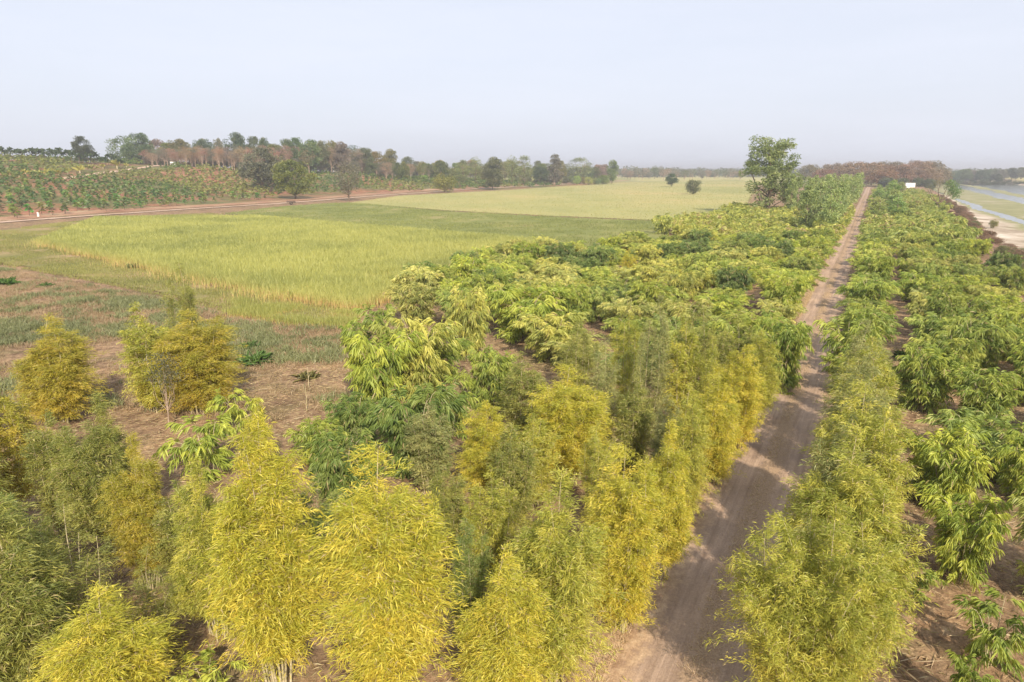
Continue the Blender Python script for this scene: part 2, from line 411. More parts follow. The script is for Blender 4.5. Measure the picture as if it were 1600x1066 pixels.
# dirt track
def track_mat():
    g = NG('track_dirt'); pos = g.pos()
    at = g.n('ShaderNodeAttribute'); at.attribute_name = 'across'; a = at.outputs['Fac']   # -1..1
    along = g.n('ShaderNodeMapping'); along.inputs['Rotation'].default_value = (0, 0, R_(27.56)); along.inputs['Scale'].default_value = (1, 1, 1); g.l(pos, along.inputs[0])
    st = g.n('ShaderNodeMapping'); st.inputs['Scale'].default_value = (2.6, 0.12, 1); g.l(along.outputs[0], st.inputs[0])
    streak = g.noise(2.2, 5, .6, st.outputs[0]); n2 = g.noise(3.5, 6, .65, pos); n3 = g.noise(20, 4, .7, pos)
    dust = g.ramp(streak, [(0.3, (0.31, 0.225, 0.165)), (0.7, (0.48, 0.36, 0.27))])
    verge = g.ramp(n2, [(0.3, (0.26, 0.165, 0.105)), (0.5, (0.44, 0.31, 0.20)), (0.75, (0.60, 0.46, 0.31))])
    ab = g.math('ABSOLUTE', a)
    wig = g.math('ADD', ab, g.math('MULTIPLY', g.math('SUBTRACT', n2, .5), .45))
    blot = g.ramp(g.noise(.5, 4, .6, pos), [(0.35, (.78, .78, .8)), (0.65, (1.12, 1.1, 1.06))]); dust = g.mix(1.0, dust, blot, 'MULTIPLY')
    c = g.mix(g.rng(wig, .34, .46), dust, verge)
    mid = g.math('ADD', g.math('ABSOLUTE', g.math('ADD', a, -0.02)), g.math('MULTIPLY', g.math('SUBTRACT', n2, .5), .35))
    c = g.mix(g.math('MULTIPLY', g.rng(mid, .15, .07), .8), c, g.mix(n3, (0.17, .11, .07), (0.50, .37, .24)))
    c = g.mix(1.0, c, g.ramp(n3, [(0.3, (0.82, .8, .8)), (0.7, (1.15, 1.15, 1.15))]), 'MULTIPLY')
    ar = g.n('ShaderNodeAttribute'); ar.attribute_name = 'rim'
    al = g.rng(g.math('ADD', ar.outputs['Fac'], g.math('MULTIPLY', g.math('SUBTRACT', n2, .5), .9)), 1.0, .80)
    h = g.math('ADD', g.math('MULTIPLY', streak, .8), g.math('MULTIPLY', n3, .25))
    g.principled(c, .95, g.bump(h, .55, .08), al, spec=.1); return g.m
def build_track():
    vs = np.concatenate([np.arange(-6, 60, .6), np.arange(60, 460, 3)]); us = np.linspace(-2.9, 2.9, 25)
    V = []; ac = []; rm = []
    for v in vs:
        wf = 1 - .46 * float(sm((v - 22) / 25)) - .14 * float(sm((v - 90) / 60))
        cx = -2.2 + 0.3 * (float(vnoise(v, 0, 30, 31)) - .5) - .6 * float(sm((v - 25) / 60)) - max(0, v - 90) * 0.004
        for q in us:
            x, y = xy(cx + q * wf, v)
            rut = -0.035 * math.exp(-((abs(q) - .65) / .28) ** 2) + 0.02 * math.exp(-(q / .3) ** 2)
            V.append((x, y, 0.045 + rut - 0.035 * sm(abs(q) / 2.9 * 1.6 - .6))); ac.append(q * wf / 2.9); rm.append(abs(q) / 2.9)
    n = len(us); i = (np.arange(len(vs) - 1)[:, None] * n + np.arange(n - 1)[None, :]).ravel()
    me = mesh_np('dirt_track', V, [np.stack([i, i + 1, i + n + 1, i + n], 1)])
    a = me.attributes.new('across', 'FLOAT', 'POINT'); a.data.foreach_set('value', np.array(ac, np.float32)); smooth(me)
    a = me.attributes.new('rim', 'FLOAT', 'POINT'); a.data.foreach_set('value', np.array(rm, np.float32))
    struct('dirt_track', me, track_mat(), 'straight dirt track with two dusty wheel ruts')
build_track()
# farm path along the foot of the hill and the one climbing it
def path_strip(name, pts, width, z, label, mat):
    pts = np.array(pts, float); out = []
    for a, b in zip(pts[:-1], pts[1:]):
        k = max(2, int(np.linalg.norm(b - a) / 4)); out += [a + (b - a) * t for t in np.linspace(0, 1, k, endpoint=False)]
    out.append(pts[-1]); out = np.array(out); T = norm(np.gradient(out, axis=0)); N = np.stack([T[:, 1], -T[:, 0]], 1)
    V = []; ed = []
    for p, nn in zip(out, N):
        for q in np.linspace(-1, 1, 7):
            x, y = p + nn * q * width / 2; V.append((x, y, gz(x, y) + z)); ed.append((1 - abs(q)) * 1.6)
    k = 7; i = (np.arange(len(out) - 1)[:, None] * k + np.arange(k - 1)[None, :]).ravel()
    me = mesh_np(name, V, [np.stack([i, i + 1, i + k + 1, i + k], 1)])
    a = me.attributes.new('edge', 'FLOAT', 'POINT'); a.data.foreach_set('value', np.array(ed, np.float32))
    return struct(name, me, mat, label)
PM = field_mat('path_dust', [(0.3, (0.42, 0.29, 0.21)), (0.7, (0.56, 0.43, 0.33))], .2, 2.5)
RM = field_mat('red_soil_verge', [(0.3, (0.27, 0.14, 0.09)), (0.5, (0.36, 0.22, 0.14)), (0.7, (0.40, 0.32, 0.2))], .12, 1.5)
path_strip('red_soil_verge', [PT(*p) for p in [(-160, 352), (0, 343), (150, 331), (300, 323), (450, 314), (560, 305), (640, 299), (760, 292.5), (900, 286), (980, 282)]], 11, 0.06, 'red bare soil along the foot of the hill', RM)
path_strip('farm_path', [PT(*p) for p in [(-160, 356), (0, 348), (150, 337), (280, 328), (430, 319), (530, 311), (610, 304.5), (700, 298), (800, 292.5), (900, 287.5)]], 4.0, 0.12, 'pale dusty farm path along the edge of the fields', PM)
path_strip('hill_path', [PT(*p) for p in [(96, 280), (140, 274), (185, 268), (225, 262), (262, 259)]], 3.6, 0.15, 'pale dirt path climbing the hill below the trees', PM)
path_strip('water_channel', [PT(*p) for p in [(600, 359), (680, 364), (762, 369)]], 0.5, 0.06, 'thin pale channel between two fields', field_mat('pale_channel', [(0.3, (0.55, 0.52, 0.42)), (0.7, (0.7, 0.68, 0.6))], .3, 2, edge=False))

# river
def water_mat():
    g = NG('river_water'); pos = g.pos((1, 1, 1))
    n = g.noise(1.1, 4, .6, pos); n2 = g.noise(.03, 4, .6, pos)
    g.principled(g.ramp(n2, [(0.4, (0.10, 0.11, 0.10)), (0.6, (0.16, 0.17, 0.14))]), .12, g.bump(n, .12, .05), spec=.5); return g.m
V = [(*xy(20, 20), -3.0), (*xy(112, 20), -3.0), (*xy(112, 1500), -3.0), (*xy(20, 1500), -3.0)]
me = mesh_np('river', V, [np.array([[0, 1, 2, 3]])]); struct('river', me, water_mat(), 'shallow river water between sand flats')
STRIP = field_mat('far_bank_field', [(0.3, (0.42, 0.38, 0.16)), (0.7, (0.52, 0.44, 0.2))], .03, 1, edge=False)
def _fb():
    us = np.linspace(116, 180, 12); vs = np.linspace(200, 1300, 60); V = []
    for v in vs:
        for u in us:
            x, y = xy(u, v); V.append((x, y, gz(x, y) + .15))
    n = 12; i = (np.arange(59)[:, None] * n + np.arange(11)[None, :]).ravel()
    struct('far_bank_field', mesh_np('far_bank_field', V, [np.stack([i, i + 1, i + n + 1, i + n], 1)]), STRIP, 'yellow field strip on the far river bank')
_fb()

# ------------------------------------------------------------------ feathery bamboo
def feather_arrays(seed, H=5.0, Rr=1.0, n_culm=14, n_br=40, sprays=6, leaves=12, L=(.075, .145), W=.0125, low=.08, slender=False, br=.44, drop=.16, fan=.74, ragged=.26, vase=.6):
    rng = np.random.default_rng(seed); PB = []; DB = []; TB = []; culms = []
    for c in range(n_culm):
        az = c * 2.4 + rng.uniform(-.4, .4); r0 = rng.uniform(.04, .30)
        q = math.sqrt((c + rng.uniform(0, 1)) / n_culm); fat = rng.uniform(.5, 1.5); rt = Rr * fan * q * rng.uniform(.7, 1.15); Hc = H * (1.0 - drop * q ** 1.5 - rng.uniform(0, ragged))
        if c == 0: rt = .05; Hc = H
        out = np.array([math.cos(az), math.sin(az), 0]); bend = rng.normal(0, .17, 2)
        def pos(t, out=out, r0=r0, rt=rt, Hc=Hc, bend=bend):
            t = np.asarray(t)[..., None]
            return out * (r0 + (rt - r0) * t ** 1.05) + np.array([bend[0], bend[1], 0]) * np.sin(t * 3.1) * t + np.array([0, 0, 1.]) * Hc * (t - .02 * t ** 6)
        tt = np.linspace(0, 1, 9); culms.append((pos(tt), np.interp(tt, [0, 1], [.022, .004])))
        t = np.linspace(low + rng.uniform(0, .10), .985, n_br) + rng.uniform(-.012, .012, n_br)
        base = pos(t)
        a = az + rng.normal(0, 1.35, n_br)
        prof = np.clip(1.12 - .85 * np.clip((t - .45) / .55, 0, 1) ** 1.4, .2, 1.1) * np.clip(1 - vase + t * 1.7 * vase + .1, 0, 1)
        l = Rr * br * fat * prof * rng.uniform(.45, 1.35, n_br) + .07
        el = R_(38) + rng.normal(0, .36, n_br)
        d = np.stack([np.cos(a) * np.cos(el), np.sin(a) * np.cos(el), np.sin(el)], 1)
        s = np.linspace(.22, 1.08, sprays)[None, :, None] * rng.uniform(.8, 1.2, (n_br, sprays, 1))
        pp = base[:, None] + d[:, None] * l[:, None, None] * s - np.array([0, 0, 1.]) * (.30 * l[:, None, None] * s ** 2)
        dd = norm(d[:, None] + rng.normal(0, .3, (n_br, sprays, 3)) - np.array([0, 0, 1.]) * .42 * s)
        btint = rng.uniform(.12, .8, (n_br, 1, 1)) * np.ones((1, sprays, 1)) + rng.normal(0, .06) - .42 * (t[:, None, None] - .5)
        P0 = np.repeat(pp[:, :, None], leaves, 2) + rng.normal(0, .055, (n_br, sprays, leaves, 3))
        D0 = norm(np.repeat(dd[:, :, None], leaves, 2) * 1.0 + rng.normal(0, .55, (n_br, sprays, leaves, 3)))
        TB.append((btint + rng.normal(0, .16, (n_br, sprays, leaves))).ravel()); PB.append(P0.reshape(-1, 3)); DB.append(D0.reshape(-1, 3))
    P0 = np.concatenate(PB); D0 = np.concatenate(DB); tn = np.clip(np.concatenate(TB), 0, .92)
    k = rng.uniform(size=len(tn)) < .07; tn[k] = 1.0
    n = len(P0); Ls = rng.uniform(*L, n); Ws = W * rng.uniform(.7, 1.3, n)
    V, Fs, kk = leaf_arrays(P0, D0, Ls, Ws, rng, False, .22)
    return V, Fs, np.repeat(tn, kk), culms
def mk_feather(name, **kw):
    V, Fs, tn, culms = feather_arrays(**kw)
    fo = mesh_np(name + '_foliage', V, Fs, tn); fo.materials.append(LEAF)
    cu = []
    for p, r in culms:
        v, f = tube_arrays(p, r, 5); m = mesh_np('culm', v, [f]); m.materials.append(CULM); smooth(m); cu.append(m)
    stem = tubes_mesh('stem', [tube_arrays(p, r, 4) for p, r in culms]); stem.materials.append(CULM)
    return dict(foliage=fo, culms=cu, stem=stem)
FE_FULL = [mk_feather('feathery', seed=s, H=5, Rr=1.0, n_culm=16, n_br=48, sprays=6, leaves=17, **kw) for s, kw in ((1, dict(low=.08, drop=.24, fan=.74, ragged=.20)), (2, dict(low=.18, drop=.26, fan=.76, ragged=.26, vase=.75, br=.42)), (3, dict(low=.10, drop=.24, fan=.62, ragged=.34)), (4, dict(low=.12, drop=.36, fan=.60, ragged=.22, vase=.35)), (6, dict(low=.24, drop=.30, fan=.80, ragged=.30, vase=.8, br=.38)))]
FE_WIDE = [mk_feather('wide_feathery', seed=5, H=5, Rr=2.0, n_culm=34, n_br=44, sprays=7, leaves=14, L=(.08, .14), W=.013, br=.26)]
FE_SLIM = [mk_feather('slender', seed=s, H=5, Rr=.75, n_culm=8, n_br=44, sprays=6, leaves=11, slender=True, low=.06) for s in (11, 12, 13)]
FE_MID = [mk_feather('mid_feathery', seed=s, H=5, Rr=.95, n_culm=11, n_br=34, sprays=5, leaves=12, L=(.09, .18), W=.02, low=.06) for s in (21, 22, 23)]
FE_WISP = [mk_feather('wispy', seed=s, H=5, Rr=1.0, n_culm=7, n_br=26, sprays=5, leaves=10) for s in (31, 32)]

# ------------------------------------------------------------------ broad-leaved bamboo bush
def broad_arrays(seed, H=3.0, Rr=1.55, n_culm=10, n_br=10, twigs=4, leaves=8, L=(.18, .31), W=.038, broad=True):
    rng = np.random.default_rng(seed); PB = []; DB = []; TB = []; culms = []
    for c in range(n_culm):
        az = c / n_culm * 2 * math.pi + rng.uniform(-.35, .35); rt = Rr * rng.uniform(.35, .92); Hc = H * rng.uniform(.7, 1.0) * (1.06 - .25 * rt / Rr)
        out = np.array([math.cos(az), math.sin(az), 0]); r0 = rng.uniform(.05, .25)
        def pos(t):
            t = np.asarray(t)[..., None]
            return out * (r0 + (rt - r0) * t ** 1.7) + np.array([0, 0, 1.]) * Hc * (1.12 * t - .12 * t ** 3 - .16 * t ** 5)
        tt = np.linspace(0, 1, 8); culms.append((pos(tt), np.interp(tt, [0, 1], [.028, .006])))
        t = np.linspace(.14, 1, n_br) + rng.uniform(-.03, .03, n_br); base = pos(t)
        a = az + rng.normal(0, 1.3, n_br); l = rng.uniform(.3, .75, n_br) * Rr / 1.5
        el = rng.uniform(-.1, .9, n_br); d = np.stack([np.cos(a) * np.cos(el), np.sin(a) * np.cos(el), np.sin(el)], 1)
        s = np.linspace(.25, 1.0, twigs)[None, :, None]
        pp = base[:, None] + d[:, None] * l[:, None, None] * s - np.array([0, 0, 1.]) * (.4 * l[:, None, None] * s ** 2)
        dd = norm(d[:, None] * np.array([1, 1, .4]) + rng.normal(0, .35, (n_br, twigs, 3)) - np.array([0, 0, .15]))
        q = np.linspace(0, 1, leaves)[None, None, :, None]
        # leaves stand along a twig, alternating sides, and hang
        P0 = pp[:, :, None] + dd[:, :, None] * .30 * q
        side = norm(np.cross(dd, np.array([0, 0, 1.])))[:, :, None] * np.where(np.arange(leaves) % 2, 1, -1)[None, None, :, None]
        D0 = norm(dd[:, :, None] * .75 + side * rng.uniform(.35, .8, (n_br, twigs, leaves, 1)) - np.array([0, 0, 1.]) * rng.uniform(.15, .7, (n_br, twigs, leaves, 1)))
        bt = rng.uniform(.1, .9, (n_br, 1, 1)) + rng.normal(0, .1, (n_br, twigs, 1)) + .12 * (t[:, None, None] - .5)
        TB.append((bt + rng.normal(0, .1, (n_br, twigs, leaves))).ravel()); PB.append(P0.reshape(-1, 3)); DB.append(D0.reshape(-1, 3))
    P0 = np.concatenate(PB); D0 = np.concatenate(DB); tn = np.clip(np.concatenate(TB), 0, .92)
    tn[rng.uniform(size=len(tn)) < .04] = 1.0
    n = len(P0); V, Fs, kk = leaf_arrays(P0, D0, rng.uniform(*L, n), W * rng.uniform(.75, 1.25, n), rng, broad, .3)
    return V, Fs, np.repeat(tn, kk), culms
def mk_broad(name, **kw):
    V, Fs, tn, culms = broad_arrays(**kw)
    fo = mesh_np(name + '_foliage', V, Fs, tn); fo.materials.append(LEAF)
    cu = []
    for p, r in culms:
        v, f = tube_arrays(p, r, 5); m = mesh_np('culm', v, [f]); m.materials.append(CULM); cu.append(m)
    stem = tubes_mesh('stem', [tube_arrays(p, r, 4) for p, r in culms]); stem.materials.append(CULM)
    return dict(foliage=fo, culms=cu, stem=stem)
BR = [mk_broad('leafy', seed=s, n_culm=12, n_br=12, twigs=5, leaves=10) for s in (41, 42, 43, 44, 45)]
BR_SP = [mk_broad('sparse_leafy', seed=s, n_culm=6, n_br=7, twigs=4, leaves=9, L=(.26, .42), W=.055) for s in (51, 52)]

def plant(name, kit, x, y, h, wide, color, label, cat, group=None, h0=5.0, r0=2.0, culms=False, rz=None, lean=(0, 0)):
    z = gz(x, y) - .03
    e = empty(name, (x, y, z), random.uniform(0, 6.28) if rz is None else rz, (wide / r0, wide / r0, h / h0))
    e.rotation_euler = (lean[0], lean[1], e.rotation_euler[2])
    tag(e, label, cat, group)
    link('foliage', kit['foliage'], None, e, color)
    if culms:
        for m in kit['culms']: link('culm', m, None, e)
    else: link('stem', kit['stem'], None, e)
    return e

GOLD = (0.47, 0.375, 0.06); YEL = (0.58, 0.485, 0.07); YG2 = (0.48, 0.44, 0.08); OLV = (0.34, 0.33, 0.08); GRN = (0.30, 0.335, 0.085); GREY = (0.37, 0.365, 0.135)
BYG = (0.41, 0.45, 0.08); BMG = (0.32, 0.37, 0.075); BDG = (0.20, 0.26, 0.065); BYL = (0.48, 0.475, 0.12)
near_spots = []
def hero(px, py, top, wpx, kit, color, label, group='feathery bamboo clumps near the camera', name='bamboo_clump', cat='bamboo', h0=5.0, r0=2.0, culms=True, lean=(0, 0)):
    x, y = P(px, py); h = max(1.2, top_height(x, y, top)); d = depth_of(x, y, h * .55)
    near_spots.append((x, y)); wide = wpx / F * d * ((.96 if 930 < px < 1200 and py > 640 else 1.14) if name == 'bamboo_clump' else 1.0)
    return plant(name, kit, x, y, h, wide, color, label, cat, group, h0, r0, culms, lean=lean)
A, S_, M_, W_ = FE_FULL, FE_SLIM, FE_MID, FE_WISP
G1 = 'feathery bamboo clumps near the camera'
for a in [
 # px, py base, top, width px, kit, colour, label
 (612, 1085, 690, 205, A[0], YEL, 'big bright yellow-green feathery bamboo clump, largest at the bottom centre of the photo'),
 (438, 1062, 640, 175, A[1], YEL, 'tall bright yellow bamboo clump with bare culms at its foot, left of the biggest one'),
 (345, 985, 705, 125, A[4], YG2, 'darker golden bamboo clump with thin pale culms beside a patch of bare straw ground'),
 (185, 1150, 915, 210, A[3], YEL, 'golden shaggy bamboo clump cut by the bottom edge near the lower left corner'),
 (30, 1100, 760, 230, A[2], OLV, 'wide olive-green bamboo clump filling the lower left corner'),
 (140, 1010, 780, 150, W_[0], OLV, 'wispy olive bamboo with long bare leaning culms behind the golden shaggy clump'),
 (785, 1120, 850, 160, A[2], YEL, 'low bright yellow bamboo clump at the bottom, right of the biggest clump'),
 (735, 1010, 800, 95, S_[0], GRN, 'narrow fresh green bamboo clump just behind the low bright yellow one'),
 (868, 1060, 725, 165, A[3], YG2, 'olive-green bamboo clump with a pale leader culm, second from the track'),
 (968, 985, 690, 140, A[0], YEL, 'yellow bamboo clump on bare white culms at the left verge of the track'),
 (1030, 905, 655, 110, A[4], YEL, 'yellow bamboo clump right behind the one on white culms along the track'),
 (1062, 815, 600, 95, A[2], YG2, 'yellow-green bamboo clump with its culm foot showing beside the shaded track'),
 (1112, 755, 570, 95, A[3], YEL, 'bright gold bamboo clump fourth in the roadside row left of the track'),
 (1148, 700, 535, 85, A[0], YEL, 'bright gold bamboo clump fifth in the roadside row left of the track'),
 (1178, 655, 515, 80, A[1], YG2, 'last yellow bamboo clump of the roadside row, before the green leafy bushes'),
 (886, 745, 568, 125, A[0], YEL, 'rounded bright yellow bamboo clump standing out in the middle of the plantation'),
 (762, 775, 622, 92, A[1], YEL, 'small dull gold bamboo clump left of the rounded bright yellow one'),
 (672, 765, 628, 88, M_[0], GREY, 'small grey-green bamboo clump behind the biggest yellow clump'),
 (818, 690, 545, 85, M_[1], OLV, 'olive bamboo clump just behind and left of the rounded bright yellow one'),
 (940, 720, 520, 85, S_[1], GREY, 'pale green slender bamboo just right of the rounded yellow clump'),
 (985, 740, 590, 90, M_[2], OLV, 'olive green bamboo clump in the second row from the track, behind the verge clump'),
 (1015, 690, 455, 80, S_[2], GREY, 'tall slender grey-green bamboo sticking up highest in the middle of the plantation'),
 (975, 650, 480, 75, S_[0], YG2, 'slender yellow-green bamboo left of the tallest slender one'),
 (1060, 690, 490, 80, M_[0], YG2, 'yellow-green bamboo right of the tallest slender one'),
 (1085, 640, 470, 75, S_[1], OLV, 'olive slender bamboo in the second row from the track, farther back'),
 (1100, 700, 520, 70, S_[0], YG2, 'yellow-green slender bamboo leaning over the gold roadside row'),
 (905, 620, 500, 75, S_[2], OLV, 'small olive bamboo at the back of the feathery group, left side'),
 (1035, 780, 610, 80, S_[1], GREY, 'pale slender bamboo with a visible culm behind the roadside row'),
 (98, 655, 490, 118, A[2], GOLD, 'golden bamboo clump with layered horizontal sprays alone on the left weedy ground'),
 (242, 640, 470, 90, M_[1], YG2, 'dull olive-gold bamboo clump touching the left side of the tall golden one'),
 (318, 640, 478, 118, A[0], GOLD, 'tall golden bamboo clump standing beside bare brown ground on the left'),
 (300, 590, 405, 62, S_[1], OLV, 'thin dark green bamboo spire rising above the tall golden clump'),
 (28, 790, 590, 100, M_[2], GOLD, 'gold and olive bamboo clump at the left edge of the photo'),
 (100, 830, 640, 90, M_[0], OLV, 'brownish olive bamboo clump next to the left edge one'),
 (178, 860, 612, 120, A[4], OLV, 'leafy olive-green bamboo clump in the left group with a bare pale leader'),
 (235, 915, 675, 95, A[4], GOLD, 'gold-edged bamboo clump with short pale culms over bare ground on the left'),
 (12, 960, 720, 110, M_[1], GRN, 'green bamboo clump halfway down the left edge of the photo'),
 (-60, 900, 620, 150, A[0], OLV, 'olive bamboo clump mostly cut off by the left edge of the photo'),
 (300, 930, 745, 95, M_[0], OLV, 'olive bamboo clump squeezed behind the darker golden clump'),
 (60, 960, 800, 120, M_[2], OLV, 'dull olive bamboo clump above the green one of the lower left corner'),
 (255, 1010, 850, 90, W_[1], OLV, 'thin wispy bamboo right of the golden shaggy clump'),
 (510, 900, 740, 95, M_[1], GRN, 'shaded dark green bamboo clump between the two big yellow clumps'),
 (700, 880, 720, 80, M_[0], OLV, 'olive bamboo clump right behind the biggest yellow clump'),
 (768, 905, 720, 85, M_[1], YG2, 'yellow-green bamboo clump between the biggest clump and the olive-green one'),
 (800, 835, 660, 85, M_[2], OLV, 'olive bamboo clump below the small dull gold one'),
 (835, 790, 640, 80, M_[0], YG2, 'yellow-green bamboo clump touching the left side of the rounded bright yellow one'),
 (930, 830, 650, 85, S_[1], YG2, 'slender yellow-green bamboo below the rounded bright yellow one'),
 (560, 780, 660, 80, S_[2], GREY, 'slender grey-green bamboo behind the gap between the two big yellow clumps'),
 (1140, 640, 490, 75, M_[1], OLV, 'olive bamboo clump behind the gold roadside row, at its far end'),
 (-70, 700, 560, 110, M_[2], OLV, 'olive bamboo clump farther back at the left edge of the photo'),
]:
    hero(*a)
# the row right of the track
for a in [
 (1258, 1150, 770, 320, FE_WIDE[0], YG2, 'broad shaggy green bamboo clump right of the track, at the bottom of the photo'),
 (1300, 980, 660, 170, A[3], YG2, 'green-yellow bamboo clump second in the roadside row right of the track'),
 (1322, 865, 590, 130, A[0], YG2, 'green-yellow bamboo clump third in the roadside row right of the track'),
 (1330, 775, 545, 105, A[2], GREY, 'green bamboo clump fourth in the roadside row right of the track'),
 (1338, 715, 520, 92, S_[0], YG2, 'green bamboo clump fifth in the roadside row right of the track'),
 (1342, 665, 495, 85, S_[2], GREY, 'green bamboo clump sixth and last in the roadside row right of the track'),
 (1345, 1010, 760, 130, M_[0], YG2, 'yellow-green bamboo clump filling in right of the second roadside clump'),
 (1345, 915, 640, 100, M_[2], YG2, 'yellow-green bamboo clump between the second and third roadside clumps on the right'),
 (1335, 740, 535, 90, M_[1], YG2, 'yellow-green bamboo clump between the fourth and fifth roadside clumps on the right'),
 (1300, 905, 640, 110, M_[0], GREY, 'dull green bamboo clump on the track side of the third roadside clump'),
 (1322, 690, 540, 80, M_[2], GREY, 'green bamboo clump on the track side of the fifth roadside clump'),
 (1240, 1060, 810, 120, M_[2], GREY, 'green bamboo sprays on the track side of the broad shaggy clump'),
]:
    hero(*a, r0=4.4) if a[4] is FE_WIDE[0] else hero(*a)
# leafy bushes placed one by one
def bush(px, py, top, wpx, kit, color, label, **k):
    return hero(px, py, top, wpx, kit, color, label, group='leafy bamboo bushes near the camera', name='leafy_bamboo_bush', cat='bamboo', h0=3.0, r0=3.3, **k)
for a in [
 (592, 648, 478, 125, BR[0], BYG, 'tall yellow-green leafy bamboo bush beside the open brown ground'),
 (652, 622, 462, 125, BR[4], BYL, 'yellow-green leafy bamboo bush right behind the tall one by the open ground'),
 (650, 735, 575, 155, BR[1], BDG, 'dark green leafy bamboo bush in front of the large yellow-green one'),
 (735, 560, 428, 75, BR[2], BYL, 'narrow upright yellow-green leafy bamboo in a brown gap of the plantation'),
 (500, 730, 640, 90, BR[4], BMG, 'mid green leafy bush left of the dark green one, before the open ground'),
 (560, 690, 600, 90, BR[3], BDG, 'dark leafy bush at the foot of the large yellow-green one'),
 (690, 600, 500, 80, BR[0], BMG, 'green leafy bush between the large yellow-green one and the narrow upright one'),
 (820, 530, 425, 140, BR[3], BYG, 'wide leafy bamboo bush at the edge of the tall crop field'),
 (865, 560, 470, 110, BR[4], BYL, 'pale leafy bamboo bush in front of the wide one by the crop field'),
 (325, 740, 622, 125, BR_SP[0], BYG, 'few big bright drooping fronds poking up left of the tall yellow clump'),
 (375, 670, 590, 80, BR_SP[1], BYG, 'small leafy bamboo shoot at the foot of the golden clump on the left'),
 (540, 800, 650, 120, BR[2], BDG, 'dark green leafy bamboo bush between the two big yellow clumps'),
 (705, 680, 560, 90, BR_SP[0], BMG, 'mid green leafy bamboo with arching shoots right of the dark green bush'),
 (770, 640, 520, 90, BR[1], BMG, 'mid green leafy bush behind the olive bamboo in the middle'),
 (325, 1100, 1010, 110, BR_SP[1], BYG, 'small fresh leafy bamboo shoots at the bottom left on straw'),
 (590, 540, 455, 85, BR_SP[0], BMG, 'loose green leafy bush at the corner of the crop field'),
 (1218, 612, 474, 85, BR[3], BMG, 'dark leafy bush leaning over the left edge of the track'),
 (1205, 590, 470, 85, BR[0], BMG, 'green leafy bush behind the last gold clump on the left of the track'),
 (1318, 585, 462, 90, BR_SP[1], BMG, 'leafy bush with long fronds reaching over the right edge of the track'),
 (1470, 790, 640, 135, BR[4], BYG, 'large bright green leafy bush on the right, halfway down the photo'),
 (1500, 900, 738, 120, BR[0], BYG, 'bright green leafy bush just below the large one on the right'),
 (1545, 1035, 895, 125, BR_SP[0], BMG, 'open leafy bush with big single leaves near the lower right corner'),
 (1440, 640, 515, 105, BR[1], BMG, 'green leafy bush beyond the large one, next to the roadside row'),
 (1530, 660, 560, 110, BR[2], BMG, 'green leafy bush with a bare gap before it on the right side'),
 (1600, 780, 650, 95, BR[3], BYG, 'bright leafy bush cut by the right edge of the photo'),
 (1425, 930, 860, 70, BR_SP[1], BMG, 'small leafy shoots between the roadside row and the right bushes'),
 (1500, 1120, 990, 80, BR_SP[0], BMG, 'few low leaves at the bottom right on straw litter'),
]:
    bush(*a)

ORD = ['first', 'second', 'third', 'fourth', 'fifth', 'sixth', 'seventh', 'eighth', 'ninth', 'tenth', 'eleventh', 'twelfth', 'thirteenth', 'fourteenth', 'fifteenth', 'sixteenth', 'seventeenth', 'eighteenth', 'nineteenth', 'twentieth'] + ['twenty-' + s for s in ('first', 'second', 'third', 'fourth', 'fifth', 'sixth', 'seventh', 'eighth', 'ninth')] + ['thirtieth'] + ['thirty-' + s for s in ('first', 'second', 'third', 'fourth', 'fifth', 'sixth', 'seventh', 'eighth', 'ninth')]
rb = random.Random(5)
PALB = [(BYG, 'bright green'), (BYL, 'yellow-green'), (BMG, 'mid green'), (BDG, 'dark green'), (BYG, 'fresh green'), (BYL, 'pale yellowish')]
def free(x, y, r):
    return all((x - a) ** 2 + (y - b) ** 2 > r * r for a, b in near_spots)
def infr(x, y, m=120):
    if y < 6: return False
    d = depth_of(x, y); px = 800 + x / d * F; return -m < px < 1600 + m
near_spots += [P(264, 668), P(235, 720), P(280, 720)]
far_bushes = []
def left_limit(v): return -31.0 - (3.4 if 42 < v < 76 else 0) - 1.5 * math.sin(v / 9) + (9 if 22 < v < 36 else 3 if v <= 22 else 0) + (4.5 if 74 < v < 100 else 0)
